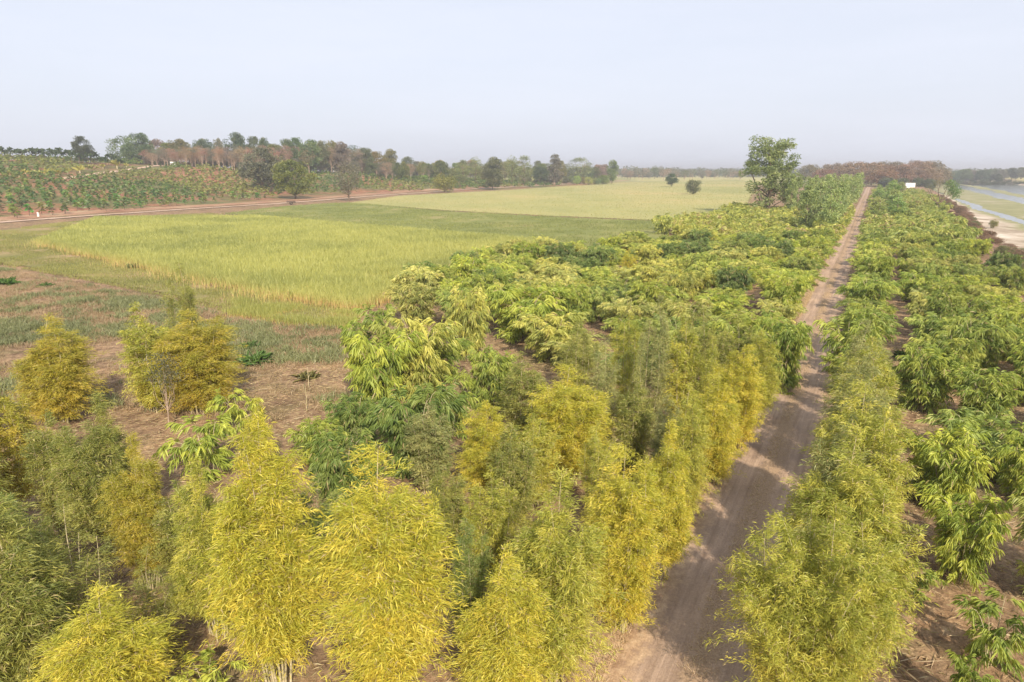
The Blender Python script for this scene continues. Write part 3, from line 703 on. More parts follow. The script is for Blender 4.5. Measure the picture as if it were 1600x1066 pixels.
def rows(side, us, v0, v1, step, split):
    for ri, u0 in enumerate(us):
        k = 0; v = v0[ri] if isinstance(v0, list) else v0
        while v < v1:
            v += step * rb.uniform(.72, 1.25); u = u0 + rb.uniform(-.85, .85) * (.5 if ri == 0 else 1)
            x, y = xy(u, v)
            if side == 'left' and (u < left_limit(v) or (u < -15.5 and 20 < v < 36)): continue
            if side == 'right' and u > bank_u(v) - (1.8 if v < 120 else 1.2): continue
            if rb.random() < (.10 if side == 'left' else .10) or not infr(x, y) or not free(x, y, 2.2 if v < 31 else 1.5): continue
            h = rb.uniform(1.7, 3.9) * (1 - .0012 * min(v, 150)); wd = rb.uniform(2.9, 4.0); col, cw = rb.choice(PALB if side == 'left' else [PALB[0], PALB[2], PALB[2], PALB[3], PALB[4], PALB[1]])
            if v > 58 and side == 'left' and ri > 4: h *= 1.0
            if v > split:
                far_bushes.append((x, y, h * 1.0, wd, col)); continue
            q1 = rb.uniform(.82, 1.15); c2 = (col[0] * q1, col[1] * q1, col[2] * q1 * rb.uniform(.9, 1.3)); k += 1
            if side == 'left' and ((v < 31 and (k % 2 or v < 23)) or (31 <= v < 60 and ri and rb.random() < .10)):
                c2, w2_ = rb.choice([(OLV, 'olive'), (YG2, 'yellow-green'), (GREY, 'grey-green'), (YEL, 'yellow')])
                plant('bamboo_clump', rb.choice(FE_MID + FE_SLIM), x, y, rb.uniform(3.0, 4.2), rb.uniform(1.5, 2.1), c2, f'smallish {w2_} feathery bamboo, {ORD[k - 1]} in the {ORD[ri]} row left of the track', 'bamboo', 'feathery bamboo clumps near the camera', 5.0, 2.0, False)
                continue
            if side == 'right': wd *= .88; h *= 1.05
            plant('leafy_bamboo_bush', rb.choice(BR), x, y, h, wd, c2,
                  (f'{cw} leafy bamboo, {ORD[min(k, 38) - 1]} bush of the roadside row {side} of the track' if ri == 0 else f'{cw} leafy bamboo, {ORD[min(k, 38) - 1]} in the {ORD[ri]} row {side} of the track'), 'bamboo',
                  f'leafy bamboo bushes in rows {side} of the track', 3.0, 3.3, False)
rows('left', [-5.3, -8.9, -12.5, -16.1, -19.7, -23.3, -26.9, -30.3, -33.6], [31, 12, 9, 8, 9, 12, 33, 36, 42], 172, 3.3, 98)
rows('right', [0.45, 4.4, 7.8, 11.2, 14.8], [30, 12, 13, 16, 20], 330, 3.35, 98)

# ------------------------------------------------------------------ merged far bush mass
def replicate(V, Fs, tn, items, rng, kk=1):
    """many scaled, turned copies in one mesh: items (x,y,z,sx,sz)"""
    n = len(V); Vs = []; TT = []
    for (x, y, z, sx, sz) in items:
        a = rng.uniform(0, 6.28); c, s = math.cos(a), math.sin(a)
        W = V.copy(); X = W[:, 0] * c - W[:, 1] * s; Y = W[:, 0] * s + W[:, 1] * c
        Vs.append(np.stack([X * sx + x, Y * sx + y, W[:, 2] * sz + z], 1)); TT.append(np.clip(tn + rng.uniform(-.22, .22), 0, 1))
    m = len(items); F2 = [ (f[None] + (np.arange(m) * n)[:, None, None]).reshape(-1, f.shape[1]) for f in Fs]
    return np.concatenate(Vs), F2, np.concatenate(TT)
rng = np.random.default_rng(99)
lo = [broad_arrays(s, n_culm=8, n_br=6, twigs=3, leaves=5, L=(.4, .65), W=.13, broad=False)[:3] for s in (61, 62, 63)]
def stuff_bushes(name, items, col, label, cat):
    Vs = []; Fs = []; Ts = []; o = 0
    for i in range(3):
        it = [(x, y, gz(x, y), wd / 3.3, h / 3.0) for j, (x, y, h, wd) in enumerate(items) if j % 3 == i]
        if not it: continue
        V, F2, T = replicate(*lo[i], it, rng)
        Vs.append(V); Ts.append(T); Fs += [f + o for f in F2]; o += len(V)
    me = mesh_np(name, np.concatenate(Vs), Fs, np.concatenate(Ts)); ob = link(name, me, LEAF, None, col)
    tag(ob, label, cat, None, 'stuff')
L_ = [(x, y, h, w_) for x, y, h, w_, c in far_bushes if uv(x, y)[0] < -2.4]; R2 = [(x, y, h, w_) for x, y, h, w_, c in far_bushes if uv(x, y)[0] >= -2.4]
stuff_bushes('bamboo_bushes', L_, (0.41, 0.42, 0.095), 'far mass of yellow-green bamboo bushes left of the track', 'bamboo bushes')
stuff_bushes('bamboo_bushes', R2, (0.34, 0.37, 0.09), 'far mass of green bamboo bushes right of the track', 'bamboo bushes')

# ------------------------------------------------------------------ trees
def tree_arrays(seed, H=8., cw=6., base=.25, n_cl=34, per=60, leaf=.32, shape='round', trunk_r=.16, lean=0.0, fill=.55):
    rng = np.random.default_rng(seed)
    tubes = []; zc0 = H * base; ch = H - zc0
    k = 7; zt = np.linspace(0, H * (.62 if shape != 'spire' else .92), k)
    wob = np.cumsum(rng.normal(0, .035 * H / k, (k, 2)), 0); wob[0] = 0
    tp = np.stack([wob[:, 0] + lean * zt, wob[:, 1], zt], 1); tubes.append(tube_arrays(tp, np.linspace(trunk_r, trunk_r * .3, k), 7))
    cs = []
    tries = 0
    while len(cs) < n_cl and tries < 4000:
        tries += 1
        q = rng.normal(size=3); q /= np.linalg.norm(q); r = rng.uniform(.35, 1) ** .5
        x, y, z = q * r
        if shape == 'round': rad = 1
        elif shape == 'spire': rad = .35 + .65 * (1 - (z + 1) / 2) ** .8 + .1
        elif shape == 'flat': rad = 1.0; z = z * .55 + .35
        elif shape == 'twin':
            rad = .72 * (1.1 - .35 * (z + 1) / 2); right = rng.uniform() < .5; x = x * (.75 if z > 0 else 1.1) + (.62 if right else -.60) * (.35 + .65 * (z + 1) / 2)
        else: rad = 1
        p = np.array([x * rad * cw / 2 * .86, y * rad * cw / 2 * .86, zc0 + ch * (.5 + z * .44)])
        p[0] += lean * p[2]
        cs.append(p)
    cs = np.array(cs); Pc = []; T = []; D = []
    # limbs to some of the clumps
    for i in rng.choice(len(cs), min(len(cs), 12), replace=False):
        t = np.clip((cs[i][2] / H) * .62, .15, .85); a = np.array([np.interp(t * zt[-1], zt, tp[:, j]) if j < 2 else t * zt[-1] for j in range(3)])
        mid = (a + cs[i]) / 2 + np.array([0, 0, -.04 * H]) + rng.normal(0, .03 * H, 3)
        tubes.append(tube_arrays([a, (a + mid) / 2 + rng.normal(0, .01 * H, 3), mid, cs[i]], [trunk_r * .45, trunk_r * .34, trunk_r * .22, trunk_r * .08], 5))
    cr = fill * cw / math.sqrt(n_cl) * 1.7
    for c in cs:
        m = int(per * rng.uniform(.6, 1.4)); q = norm(rng.normal(size=(m, 3))); q[:, 2] = np.where(rng.uniform(size=m) < .3, np.abs(q[:, 2]), q[:, 2])
        rr = cr * rng.uniform(.45, 1.1, (m, 1)) * rng.uniform(.8, 1.25)
        Pc.append(c + q * rr * np.array([1.1, 1.1, .75])); D.append(norm(q * .8 + rng.normal(0, .6, (m, 3)) - np.array([0, 0, .15])))
        T.append(np.clip(rng.uniform(.1, .85) + rng.normal(0, .12, m), 0, 1))
    Pc = np.concatenate(Pc); D = np.concatenate(D); T = np.concatenate(T); n = len(Pc)
    V, Fs, kk = leaf_arrays(Pc, D, leaf * rng.uniform(.7, 1.4, n), leaf * .55 * rng.uniform(.7, 1.3, n), rng, False, .1)
    return V, Fs, np.repeat(T, kk), tubes
def mk_tree(name, bark=None, **kw):
    V, Fs, T, tubes = tree_arrays(**kw); cr = mesh_np(name + '_crown', V, Fs, T); cr.materials.append(TREELEAF)
    tr = tubes_mesh(name + '_trunk', tubes); tr.materials.append(bark or BARK); smooth(tr)
    return dict(crown=cr, trunk=tr, H=kw.get('H', 8.), W=kw.get('cw', 6.))
T_ROUND = [mk_tree('round', seed=s, H=8, cw=7, base=.06, n_cl=64, per=110, leaf=.32) for s in (71, 72, 73, 74)]
T_TALL = [mk_tree('tall', seed=s, H=10, cw=6.8, base=.16, n_cl=50, per=48, leaf=.34, trunk_r=.18) for s in (75, 76, 77)]
T_BARE = [mk_tree('bare', PALEBARK, seed=s, H=9, cw=5.4, base=.34, n_cl=40, per=36, leaf=.24, trunk_r=.15, fill=.6) for s in (81, 82, 83)]
T_SPIRE = [mk_tree('slim', PALEBARK, seed=s, H=9, cw=4.2, base=.02, n_cl=60, per=52, leaf=.30, shape='spire', trunk_r=.11) for s in (85, 86, 87)]
T_BUSH = [mk_tree('bushy', seed=s, H=4, cw=5, base=.02, n_cl=40, per=90, leaf=.24, trunk_r=.12) for s in (88, 89)]
def tree(kit, x, y, h, wd, color, label, group=None, name='tree', cat='tree', z=None):
    e = empty(name, (x, y, gz(x, y) - .05 if z is None else z), random.uniform(0, 6.28), (wd / kit['W'], wd / kit['W'], h / kit['H']))
    tag(e, label, cat, group); link('crown', kit['crown'], None, e, color); link('trunk', kit['trunk'], None, e)
    return e
def htree(px, py, top, wpx, kit, color, label, group=None, name='tree', dist=None, cat='tree'):
    """tree whose foot shows at (px, py) and whose top at row top; dist = metres away where the foot is hidden"""
    if dist is None: x, y = PT(px, py)
    else:
        x = (px - 800) / F * dist * math.cos(R_(PITCH)) * 1.0; y = dist; x = (px - 800) / F * depth_of(x, y, 2)
    z = gz(x, y); h = max(1.0, top_height(x, y, top) - z) * 1.07; wd = wpx / F * depth_of(x, y, z)
    return tree(kit, x, y, h, wd, color, label, group, name, cat)
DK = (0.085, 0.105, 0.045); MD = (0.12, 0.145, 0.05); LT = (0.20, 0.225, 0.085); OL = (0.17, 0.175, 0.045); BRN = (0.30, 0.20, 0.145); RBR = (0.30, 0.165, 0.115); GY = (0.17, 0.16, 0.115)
# lone great tree by the plantation, built of its own meshes
K = mk_tree('great', seed=90, H=16, cw=12, base=.03, n_cl=120, per=120, leaf=.32, shape='twin', trunk_r=.38, fill=.46)
e = htree(1198, 336, 212, 110, K, (0.225, 0.265, 0.095), 'tall lone broadleaf tree with two rounded tops at the far end of the plantation', name='lone_tree'); e.rotation_euler[2] = .05
for a in [
 (462, 311, 252, 66, T_ROUND[0], (0.17, 0.185, 0.035), 'round yellowish green mango-like tree at the foot of the hill beside the cart'),
 (412, 300, 233, 66, T_ROUND[1], (0.14, 0.145, 0.085), 'large grey-green tree on the slope left of the round yellowish one'),
 (545, 314, 252, 46, T_TALL[0], GY, 'thin grey tree with a bare dark trunk at the corner of the fields'),
  (694, 301, 274, 38, T_BUSH[0], (0.23, 0.22, 0.05), 'low yellow-green rounded tree at the foot of the hill near the field edge'),
 (770, 297, 248, 38, T_ROUND[2], (0.12, 0.13, 0.06), 'dark tree with a brownish top standing at the edge of the pale field'),
 (845, 289, 261, 26, T_ROUND[3], (0.08, 0.11, 0.045), 'low dark tree touching the grey cone-shaped one'),
 (867, 289, 241, 30, T_SPIRE[0], (0.16, 0.15, 0.11), 'grey cone-shaped tree at the far edge of the pale field'),
 (906, 287, 247, 38, T_TALL[2], (0.21, 0.235, 0.105), 'pale green open tree with a white trunk at the field edge'),
 (938, 283, 262, 24, T_ROUND[0], OL, 'small olive tree right of the pale tree with the white trunk'),
 (1049, 292, 272, 21, T_ROUND[1], (0.075, 0.115, 0.04), 'small dark round tree standing alone in the pale field, the farther of two'),
 (1083, 304, 281, 25, T_BUSH[1], (0.115, 0.13, 0.06), 'small round tree in the pale field, the nearer of two'),
 (723, 292, 250, 30, T_TALL[0], LT, 'pale green tree behind the low yellow-green one'),
 (800, 290, 246, 26, T_TALL[1], LT, 'pale green feathery tree just right of the dark field-edge tree'),
 (820, 288, 244, 24, T_TALL[2], LT, 'pale green tree between the dark field-edge tree and the cone-shaped one'),
 (690, 290, 252, 28, T_ROUND[3], MD, 'mid green tree behind and left of the low yellow-green one'),
 (743, 288, 247, 26, T_TALL[1], LT, 'tallest pale green tree left of the dark field-edge tree'),
]:
    htree(*a)
htree(137, 0, 214, 30, T_ROUND[1], (.075, .09, .05), 'small dark round tree alone on the hill skyline', dist=284)
# acacia on the bank: bent bare trunk, leafy only on the right
def acacia():
    x, y = P(1466, 332); z = gz(x, y)
    H = top_height(x, y, 281) - z; s = H / 7.5
    e = empty('acacia_tree', (x, y, z), 0, (s, s, s)); tag(e, 'bent acacia-like tree with a forked dark trunk on the river bank', 'tree')
    rng = np.random.default_rng(5)
    t = [tube_arrays([(0, 0, 0), (-.1, 0, 1), (.05, .1, 2.1), (.2, 0, 3.0)], [.26, .22, .19, .16], 8)]
    tips = [(-2.6, .4, 5.6), (-1.6, -.8, 6.6), (-.2, .6, 7.0), (1.2, -.4, 6.8), (2.6, .3, 5.9), (3.1, -.6, 4.8), (3.3, .8, 5.3), (-3.0, -.3, 4.9)]
    fork = [(-.1, 0, 1.6), (.1, .05, 2.4), (.2, 0, 3.0)]
    for i, tp in enumerate(tips):
        f = np.array(fork[i % 3]); tp = np.array(tp); m = f * .5 + tp * .5 + rng.normal(0, .25, 3) - np.array([0, 0, .3])
        t.append(tube_arrays([f, f * .7 + m * .3 + rng.normal(0, .1, 3), m, tp], [.13, .10, .07, .03], 6))
    tr = tubes_mesh('trunk', t); smooth(tr); link('trunk', tr, BARK, e)
    def cl(cs, per, rad, leaf):
        Pc = []; D = []; T = []
        for c in cs:
            q = norm(rng.normal(size=(per, 3))); Pc.append(np.array(c) + q * rad * rng.uniform(.3, 1, (per, 1)) * np.array([1.2, 1.2, .6])); D.append(norm(q + rng.normal(0, .6, (per, 3)))); T.append(np.full(per, rng.uniform(.1, .8)))
        Pc = np.concatenate(Pc); n = len(Pc)
        return leaf_arrays(Pc, np.concatenate(D), leaf * rng.uniform(.7, 1.4, n), leaf * .5 * np.ones(n), rng, False, .1), np.concatenate(T)
    (V, Fs, k), T = cl([(x_ + dx, y_ + dy, z_ + dz) for (x_, y_, z_) in tips[3:7] for dx, dy, dz in ((0, 0, 0), (.4, .3, -.7), (.3, -.4, .3), (.1, .2, -1.2))], 110, 1.0, .24)
    link('crown', mesh_np('crown', V, Fs, np.repeat(T, k)), TREELEAF, e, (0.13, 0.22, 0.05))
    (V, Fs, k), T = cl([(x_ + dx, y_, z_ + dz) for (x_, y_, z_) in tips[:4] + tips[7:] for dx, dz in ((0, 0), (.5, -.5), (-.4, .1))], 55, .9, .18)
    o = link('thin_crown', mesh_np('thin_crown', V, Fs, np.repeat(T, k)), TREELEAF, e, (0.20, 0.19, 0.10)); o['label'] = 'thin brownish half-bare side of the crown'
acacia()

# tree belt on the hilltop
rt = random.Random(11)
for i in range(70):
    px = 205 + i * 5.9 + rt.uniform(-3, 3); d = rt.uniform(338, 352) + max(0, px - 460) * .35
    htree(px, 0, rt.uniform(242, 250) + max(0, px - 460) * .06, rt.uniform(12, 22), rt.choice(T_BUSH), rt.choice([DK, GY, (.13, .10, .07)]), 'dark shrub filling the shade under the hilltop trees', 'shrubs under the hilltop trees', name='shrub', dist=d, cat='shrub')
sky_line = [(198, 214, 30), (222, 212, 30), (250, 222, 24), (284, 221, 26), (272, 226, 24), (322, 221, 28), (346, 220, 12), (373, 211, 22), (400, 217, 18), (417, 219, 16), (434, 228, 20), (450, 221, 22), (466, 219, 20), (488, 222, 22), (505, 224, 20), (521, 224, 16), (535, 226, 18), (552, 229, 22), (573, 234, 18), (590, 240, 22), (610, 237, 18), (640, 248, 16)]
for i, (px, top, wpx) in enumerate(sky_line):
    d = 355 + rt.uniform(-15, 20) + max(0, px - 480) * .35
    htree(px, 0, top - 2, wpx * 1.6, rt.choice(T_ROUND + T_TALL[:1]), tuple(c * rt.uniform(.85, 1.2) for c in rt.choice([DK, MD, GY, OL])),
          f'dark green tree on the hilltop skyline, {ORD[i]} from the left in the belt', 'dark trees along the hilltop', dist=d)
n = 0
for px in np.linspace(236, 575, 84):
    px = px + rt.uniform(-3, 3); d = rt.uniform(312, 345) + max(0, px - 420) * .45
    top = np.interp(px, [230, 300, 420, 520, 580], [233, 231, 229, 229, 238]) + rt.uniform(-3, 7)
    htree(px, 0, top, rt.uniform(18, 26), rt.choice(T_BARE), tuple(c * rt.uniform(.85, 1.15) for c in rt.choice([BRN, BRN, GY, RBR])),
          'reddish brown half-bare tree with a pale thin trunk in the hilltop belt', 'half-bare brown trees of the hilltop belt', name='bare_tree', dist=d)
for px in np.linspace(580, 690, 24):
    d = rt.uniform(330, 400) + (px - 585) * .6
    htree(px, 0, rt.uniform(250, 262) + (px - 585) * .03, rt.uniform(16, 24), rt.choice(T_BARE + T_ROUND), rt.choice([BRN, MD, GY, OL]),
          'mixed green and brown tree on the descending right end of the hill', 'trees on the right end of the hill', dist=d)
for i in range(36):
    px = 660 + i * 8.4 + rt.uniform(-4, 4); d = rt.uniform(375, 470) + i * 3
    htree(px, 0, rt.uniform(250, 264), rt.uniform(18, 28), rt.choice(T_ROUND + T_TALL), tuple(c * rt.uniform(.9, 1.2) for c in rt.choice([MD, LT, OL, BRN])),
          'loose green tree in the row behind the field-edge trees', 'trees behind the far edge of the pale field', dist=d)
for i in range(44):
    px = 640 + i * 7.2 + rt.uniform(-3, 3); d = rt.uniform(372, 400) + i * 2
    htree(px, 0, rt.uniform(272, 281), rt.uniform(9, 17), rt.choice(T_BUSH), tuple(c * rt.uniform(.9, 1.2) for c in rt.choice([MD, LT, OL, GRN])),
          'green shrub under the trees behind the pale field', 'shrubs behind the far edge of the pale field', name='shrub', dist=d, cat='shrub')
# hedge of grey trees far behind the pale field
for i in range(34):
    px = 955 + i * 6.2 + rt.uniform(-3, 3); d = rt.uniform(620, 760)
    htree(px, 0, rt.uniform(262, 268) - (3 if 1015 < px < 1040 else 0), rt.uniform(9, 15), rt.choice(T_BARE + T_TALL), rt.choice([GY, BRN, GY, MD]),
          'grey hazy tree in the line beyond the far end of the pale field', 'grey trees beyond the pale field', dist=d)
# young trees beside the track, far end
for i in range(48):
    v = 116 + i * 4.2; u = -5.6 - rt.uniform(0, 1) ; 
    if i % 3 == 1: u = -9.5
    if i % 3 == 2: u = -14 - rt.uniform(0, 3)
    x, y = xy(u, v); 
    if depth_of(x, y) and 800 + x / depth_of(x, y) * F < 1228: continue
    tree(rt.choice(T_SPIRE), x, y, rt.uniform(7.6, 9.6) * (1 - .1 * (i < 8)), rt.uniform(3.0, 4.2), tuple(c * q1 for q1 in [rt.uniform(.85, 1.15)] for c in (0.29, 0.345, 0.12)),
         'young green roadside tree in the tall rows left of the far track', 'young green trees left of the far track', name='young_tree')
for i in range(26):
    v = 150 + i * 7; x, y = xy(rt.choice([0.9, 4.0] if 170 < v < 290 else [0.9, 4.0, 8]), v)
    tree(rt.choice(T_SPIRE), x, y, rt.uniform(4.2, 6.0) + (3.0 if i in (8, 9) else 0), rt.uniform(3.4, 4.8), tuple(c * rt.uniform(.9, 1.1) for c in (0.28, 0.34, 0.11)),
         'young green tree in the rows right of the far track', 'young green trees right of the far track', name='young_tree')
# brown dome-shaped trees across the end of the track
BR_T = [mk_tree('dome', seed=s, H=13, cw=15, base=.04, n_cl=70, per=80, leaf=.55, trunk_r=.3) for s in (93, 94, 95)]
for i, (px, top, wpx, d) in enumerate([(1265, 262, 34, 520), (1300, 259, 40, 500), (1335, 258, 48, 470), (1362, 259, 44, 440), (1390, 256, 46, 480), (1398, 262, 52, 410), (1430, 256, 46, 470), (1425, 268, 44, 420), (1455, 257, 44, 490), (1452, 268, 40, 430), (1378, 268, 40, 400), (1345, 270, 40, 405), (1470, 266, 30, 500), (1290, 268, 36, 455), (1320, 266, 36, 450)]):
    htree(px, 0, top - 4, wpx * 1.1, BR_T[i % 3], tuple(c * rt.uniform(.88, 1.12) for c in ((0.235, 0.14, 0.095) if i % 4 else (0.20, 0.15, 0.085))),
          f'reddish brown dome-shaped tree, {ORD[i]} in the grove at the end of the track', 'brown dome-shaped trees at the end of the track', dist=d)
for i in range(12):
    px = rt.uniform(1345, 1470); htree(px, 0, rt.uniform(276, 282), rt.uniform(10, 18), rt.choice(T_BUSH), (0.10, 0.12, 0.06), 'dark green shrub at the foot of the brown grove', 'shrubs under the brown grove', name='shrub', dist=rt.uniform(385, 400), cat='shrub')
# far bank trees
for i in range(44):
    px = 1468 + (i % 22) * 8 + rt.uniform(-3, 3); d = 690 + 90 * (i // 22) + rt.uniform(-15, 25)
    htree(px, 0, rt.uniform(265, 270) - (3 if px > 1580 else 0), rt.uniform(14, 22), rt.choice(T_ROUND), tuple(c * rt.uniform(.85, 1.15) for c in rt.choice([DK, MD, MD, GY])),
          'green tree in the dense line on the far river bank', 'trees on the far river bank', dist=d)
htree(1560, 0, 272, 12, T_ROUND[1], DK, 'dark round tree standing in front of the far bank line at the water', dist=600)
for i in range(26):
    px = 1480 + i * 6 + rt.uniform(-2, 2); d = rt.uniform(575, 610)
    htree(px, 0, rt.uniform(281, 285), rt.uniform(6, 12), rt.choice(T_BUSH), rt.choice([DK, GY, MD]), 'low shrub along the water edge of the far bank', 'shrubs at the far water edge', name='shrub', dist=d, cat='shrub')
# distant woods, one mass
lt = [tree_arrays(s, H=8, cw=9, base=.05, n_cl=12, per=9, leaf=1.6)[:3] for s in (96, 97)]
def woods(name, items, col, label):
    Vs = []; Fs = []; Ts = []; o = 0
    for i in range(2):
        it = [q for j, q in enumerate(items) if j % 2 == i]; V, F2, T = replicate(*lt[i], it, rng); Vs.append(V); Ts.append(T); Fs += [f + o for f in F2]; o += len(V)
    ob = link(name, mesh_np(name, np.concatenate(Vs), Fs, np.concatenate(Ts)), TREELEAF, None, col); tag(ob, label, 'woods', None, 'stuff')
it = []
for i in range(1500):
    d = rt.choice([900, 1150, 1300, 1700, 2300, 3000]) * rt.uniform(.93, 1.07); px = rt.uniform(560, 1700); x = (px - 800) / F * depth_of(0, d); u, v = uv(x, d)
    if 15 < u < 118: continue
    s = rt.uniform(.8, 1.5); it.append((x, d, gz(x, d), s * 1.6, s * rt.uniform(.8, 1.15)))
woods('distant_woods', it, (0.12, 0.13, 0.07), 'hazy lines of trees along the horizon')

# ------------------------------------------------------------------ hillside crops
def sapling(seed, H=2.2, n=26, L=.75):
    rng = np.random.default_rng(seed); tubes = [tube_arrays([(0, 0, 0), (.05, 0, H * .4), (0, .05, H * .75)], [.05, .04, .02], 4)]
    P0 = np.stack([rng.normal(0, .12, n), rng.normal(0, .12, n), rng.uniform(.3, .9, n) * H], 1)
    a = rng.uniform(0, 6.28, n); el = rng.uniform(-.3, 1.1, n); D = np.stack([np.cos(a) * np.cos(el), np.sin(a) * np.cos(el), np.sin(el)], 1)
    V, Fs, k = leaf_arrays(P0, D, L * rng.uniform(.7, 1.3, n), .38 * L * np.ones(n), rng, False, .35)
    return V, Fs, np.repeat(np.clip(rng.normal(.5, .25, n), 0, .95), k), tubes
SAP = []
for s in (101, 102, 103):
    V, Fs, T, tb = sapling(s); f = mesh_np('sapling_leaves', V, Fs, T); f.materials.append(TREELEAF); t = tubes_mesh('sapling_stem', tb); t.materials.append(BARK); SAP.append((f, t))
sap_lo = [sapling(s, n=16, L=.95)[:3] for s in (104, 105)]
cands = []
for i in range(-20, 150):
    for j in range(0, 110):
        s0 = 9 + j * 3.1; yb = 70 + i * 3.3
        y = yb + rt.uniform(-.8, .8); x = float(np.interp(y, _fy, _fx)) - s0 + rt.uniform(-.7, .7)
        if y < 60 or not infr(x, y, 40) : continue
        if y > 460: continue
        d = math.hypot(x, y)
        if d > 420: continue
        dens = float(vnoise(x, y, 26, 17)); 
        if dens < .14 or rt.random() < (.10 if s0 > 26 else .45): continue
        zc = gz(x, y); dep = depth_of(x, y, zc); px = 800 + x / dep * F; py = 533 + F * math.tan(math.atan2(CAM_H - zc, y) - R_(PITCH))
        if 225 < px and y > 312 + max(0, px - 400) * .32: continue
        if abs(py - np.interp(px, [96, 140, 185, 225, 262], [280, 274, 268, 262, 259])) < 4.5 and 90 < px < 270: continue
        cands.append((d, x, y))
cands.sort()
GRP = 'young orchard plants on the red hillside'
for d, x, y in cands[:270]:
    f, t = rt.choice(SAP); sc = rt.uniform(.75, 1.25)
    e = empty('orchard_plant', (x, y, gz(x, y)), rt.uniform(0, 6.28), (sc * 1.2, sc * 1.2, sc)); tag(e, 'young broadleaf orchard plant in the nearest rows on the red hillside', 'plant', GRP)
    link('foliage', f, None, e, tuple(c * rt.uniform(.8, 1.25) for c in rt.choice([(.12, .19, .045), (.17, .22, .05), (.09, .14, .04)]))); link('stem', t, None, e)
rest = cands[270:]
for gi, (col, lb) in enumerate([((.125, .175, .045), 'far rows of dark green orchard plants covering the hillside'), ((.21, .225, .06), 'far rows of yellowish orchard plants covering the hillside')]):
    items = [(x, y, gz(x, y), rt.uniform(1.1, 1.7), rt.uniform(.85, 1.35)) for k, (d, x, y) in enumerate(rest) if (vnoise(x, y, 35, 44) > .62) == bool(gi)]
    Vs = []; Fs = []; Ts = []; o = 0
    for i in range(2):
        it = [q for j, q in enumerate(items) if j % 2 == i]; V, F2, T = replicate(*sap_lo[i], it, rng); Vs.append(V); Ts.append(T); Fs += [f + o for f in F2]; o += len(V)
    ob = link('orchard_plants', mesh_np('orchard_plants', np.concatenate(Vs), Fs, np.concatenate(Ts)), TREELEAF, None, col); tag(ob, lb, 'plants', None, 'stuff')
# papaya-like plants on the skyline
def papaya_kit(seed):
    rng = np.random.default_rng(seed); tb = [tube_arrays([(0, 0, 0), (.05, 0, 1.4), (0, .05, 2.6)], [.09, .07, .05], 5)]
    n = 34; P0 = np.tile([0, 0, 2.55], (n, 1)) + rng.normal(0, .22, (n, 3)) * [1, 1, .6]; a = rng.uniform(0, 6.28, n); el = rng.uniform(-.5, 1.1, n)
    D = np.stack([np.cos(a) * np.cos(el), np.sin(a) * np.cos(el), np.sin(el)], 1)
    V, Fs, k = leaf_arrays(P0, D, rng.uniform(.7, 1.1, n), .42 * np.ones(n), rng, False, .35)
    f = mesh_np('papaya_crown', V, Fs, np.repeat(rng.uniform(.1, .8, n), k)); f.materials.append(TREELEAF); t = tubes_mesh('papaya_trunk', tb); t.materials.append(BARK)
    return f, t
PAP = [papaya_kit(s) for s in (111, 112, 113)]
for i in range(56):
    px = -6 + i * 3.6 + rt.uniform(-1.3, 1.3); d = rt.uniform(275, 292)
    x = (px - 800) / F * depth_of(0, d, 12); f, t = rt.choice(PAP); s = rt.uniform(1.1, 1.6)
    e = empty('papaya_plant', (x, d, gz(x, d)), rt.uniform(0, 6.28), (s, s, s * rt.uniform(.9, 1.2))); tag(e, 'small papaya-like plant in silhouette along the hill skyline', 'plant', 'papaya plants on the skyline')
    link('crown', f, None, e, (.07, .10, .04)); link('trunk', t, None, e)
# banana-like yellow plants
def banana_kit(seed):
    rng = np.random.default_rng(seed); n = 13; a = rng.uniform(0, 6.28, n); el = rng.uniform(.5, 1.35, n)
    D = np.stack([np.cos(a) * np.cos(el), np.sin(a) * np.cos(el), np.sin(el)], 1)
    V, Fs, k = leaf_arrays(np.tile([0, 0, .7], (n, 1)) + rng.normal(0, .08, (n, 3)), D, rng.uniform(1.5, 2.3, n), .5 * np.ones(n), rng, True, .28)
    f = mesh_np('banana_leaves', V, Fs, np.repeat(rng.uniform(.3, .9, n), k)); f.materials.append(TREELEAF)
    t = tubes_mesh('banana_stem', [tube_arrays([(0, 0, 0), (0, 0, .5), (.02, 0, 1.1)], [.14, .12, .06], 6)]); t.materials.append(CULM); return f, t
BAN = [banana_kit(s) for s in (121, 122)]
for i, (px, py, s) in enumerate([(183, 264, 1.9), (125, 271, 1.5), (143, 268, 1.3), (106, 273, 1.1), (92, 276, 1.2), (72, 275, 1.3), (62, 277, 1.1), (50, 276, 1.1), (30, 278, 1.0), (12, 277, 1.1), (161, 264, 1.0), (198, 262, .9), (80, 272, 1.0), (40, 273, .9)]):
    x, y = PT(px, py); f, t = BAN[i % 2]
    e = empty('banana_plant', (x, y, gz(x, y)), rt.uniform(0, 6.28), (s,) * 3)
    tag(e, 'tallest yellow-green banana-like plant beside the climbing hill path' if i == 0 else 'low yellow banana-like plant below the hill skyline', 'plant', None if i == 0 else 'banana-like plants on the hill')
    link('foliage', f, None, e, (.33, .30, .07)); link('stem', t, None, e)

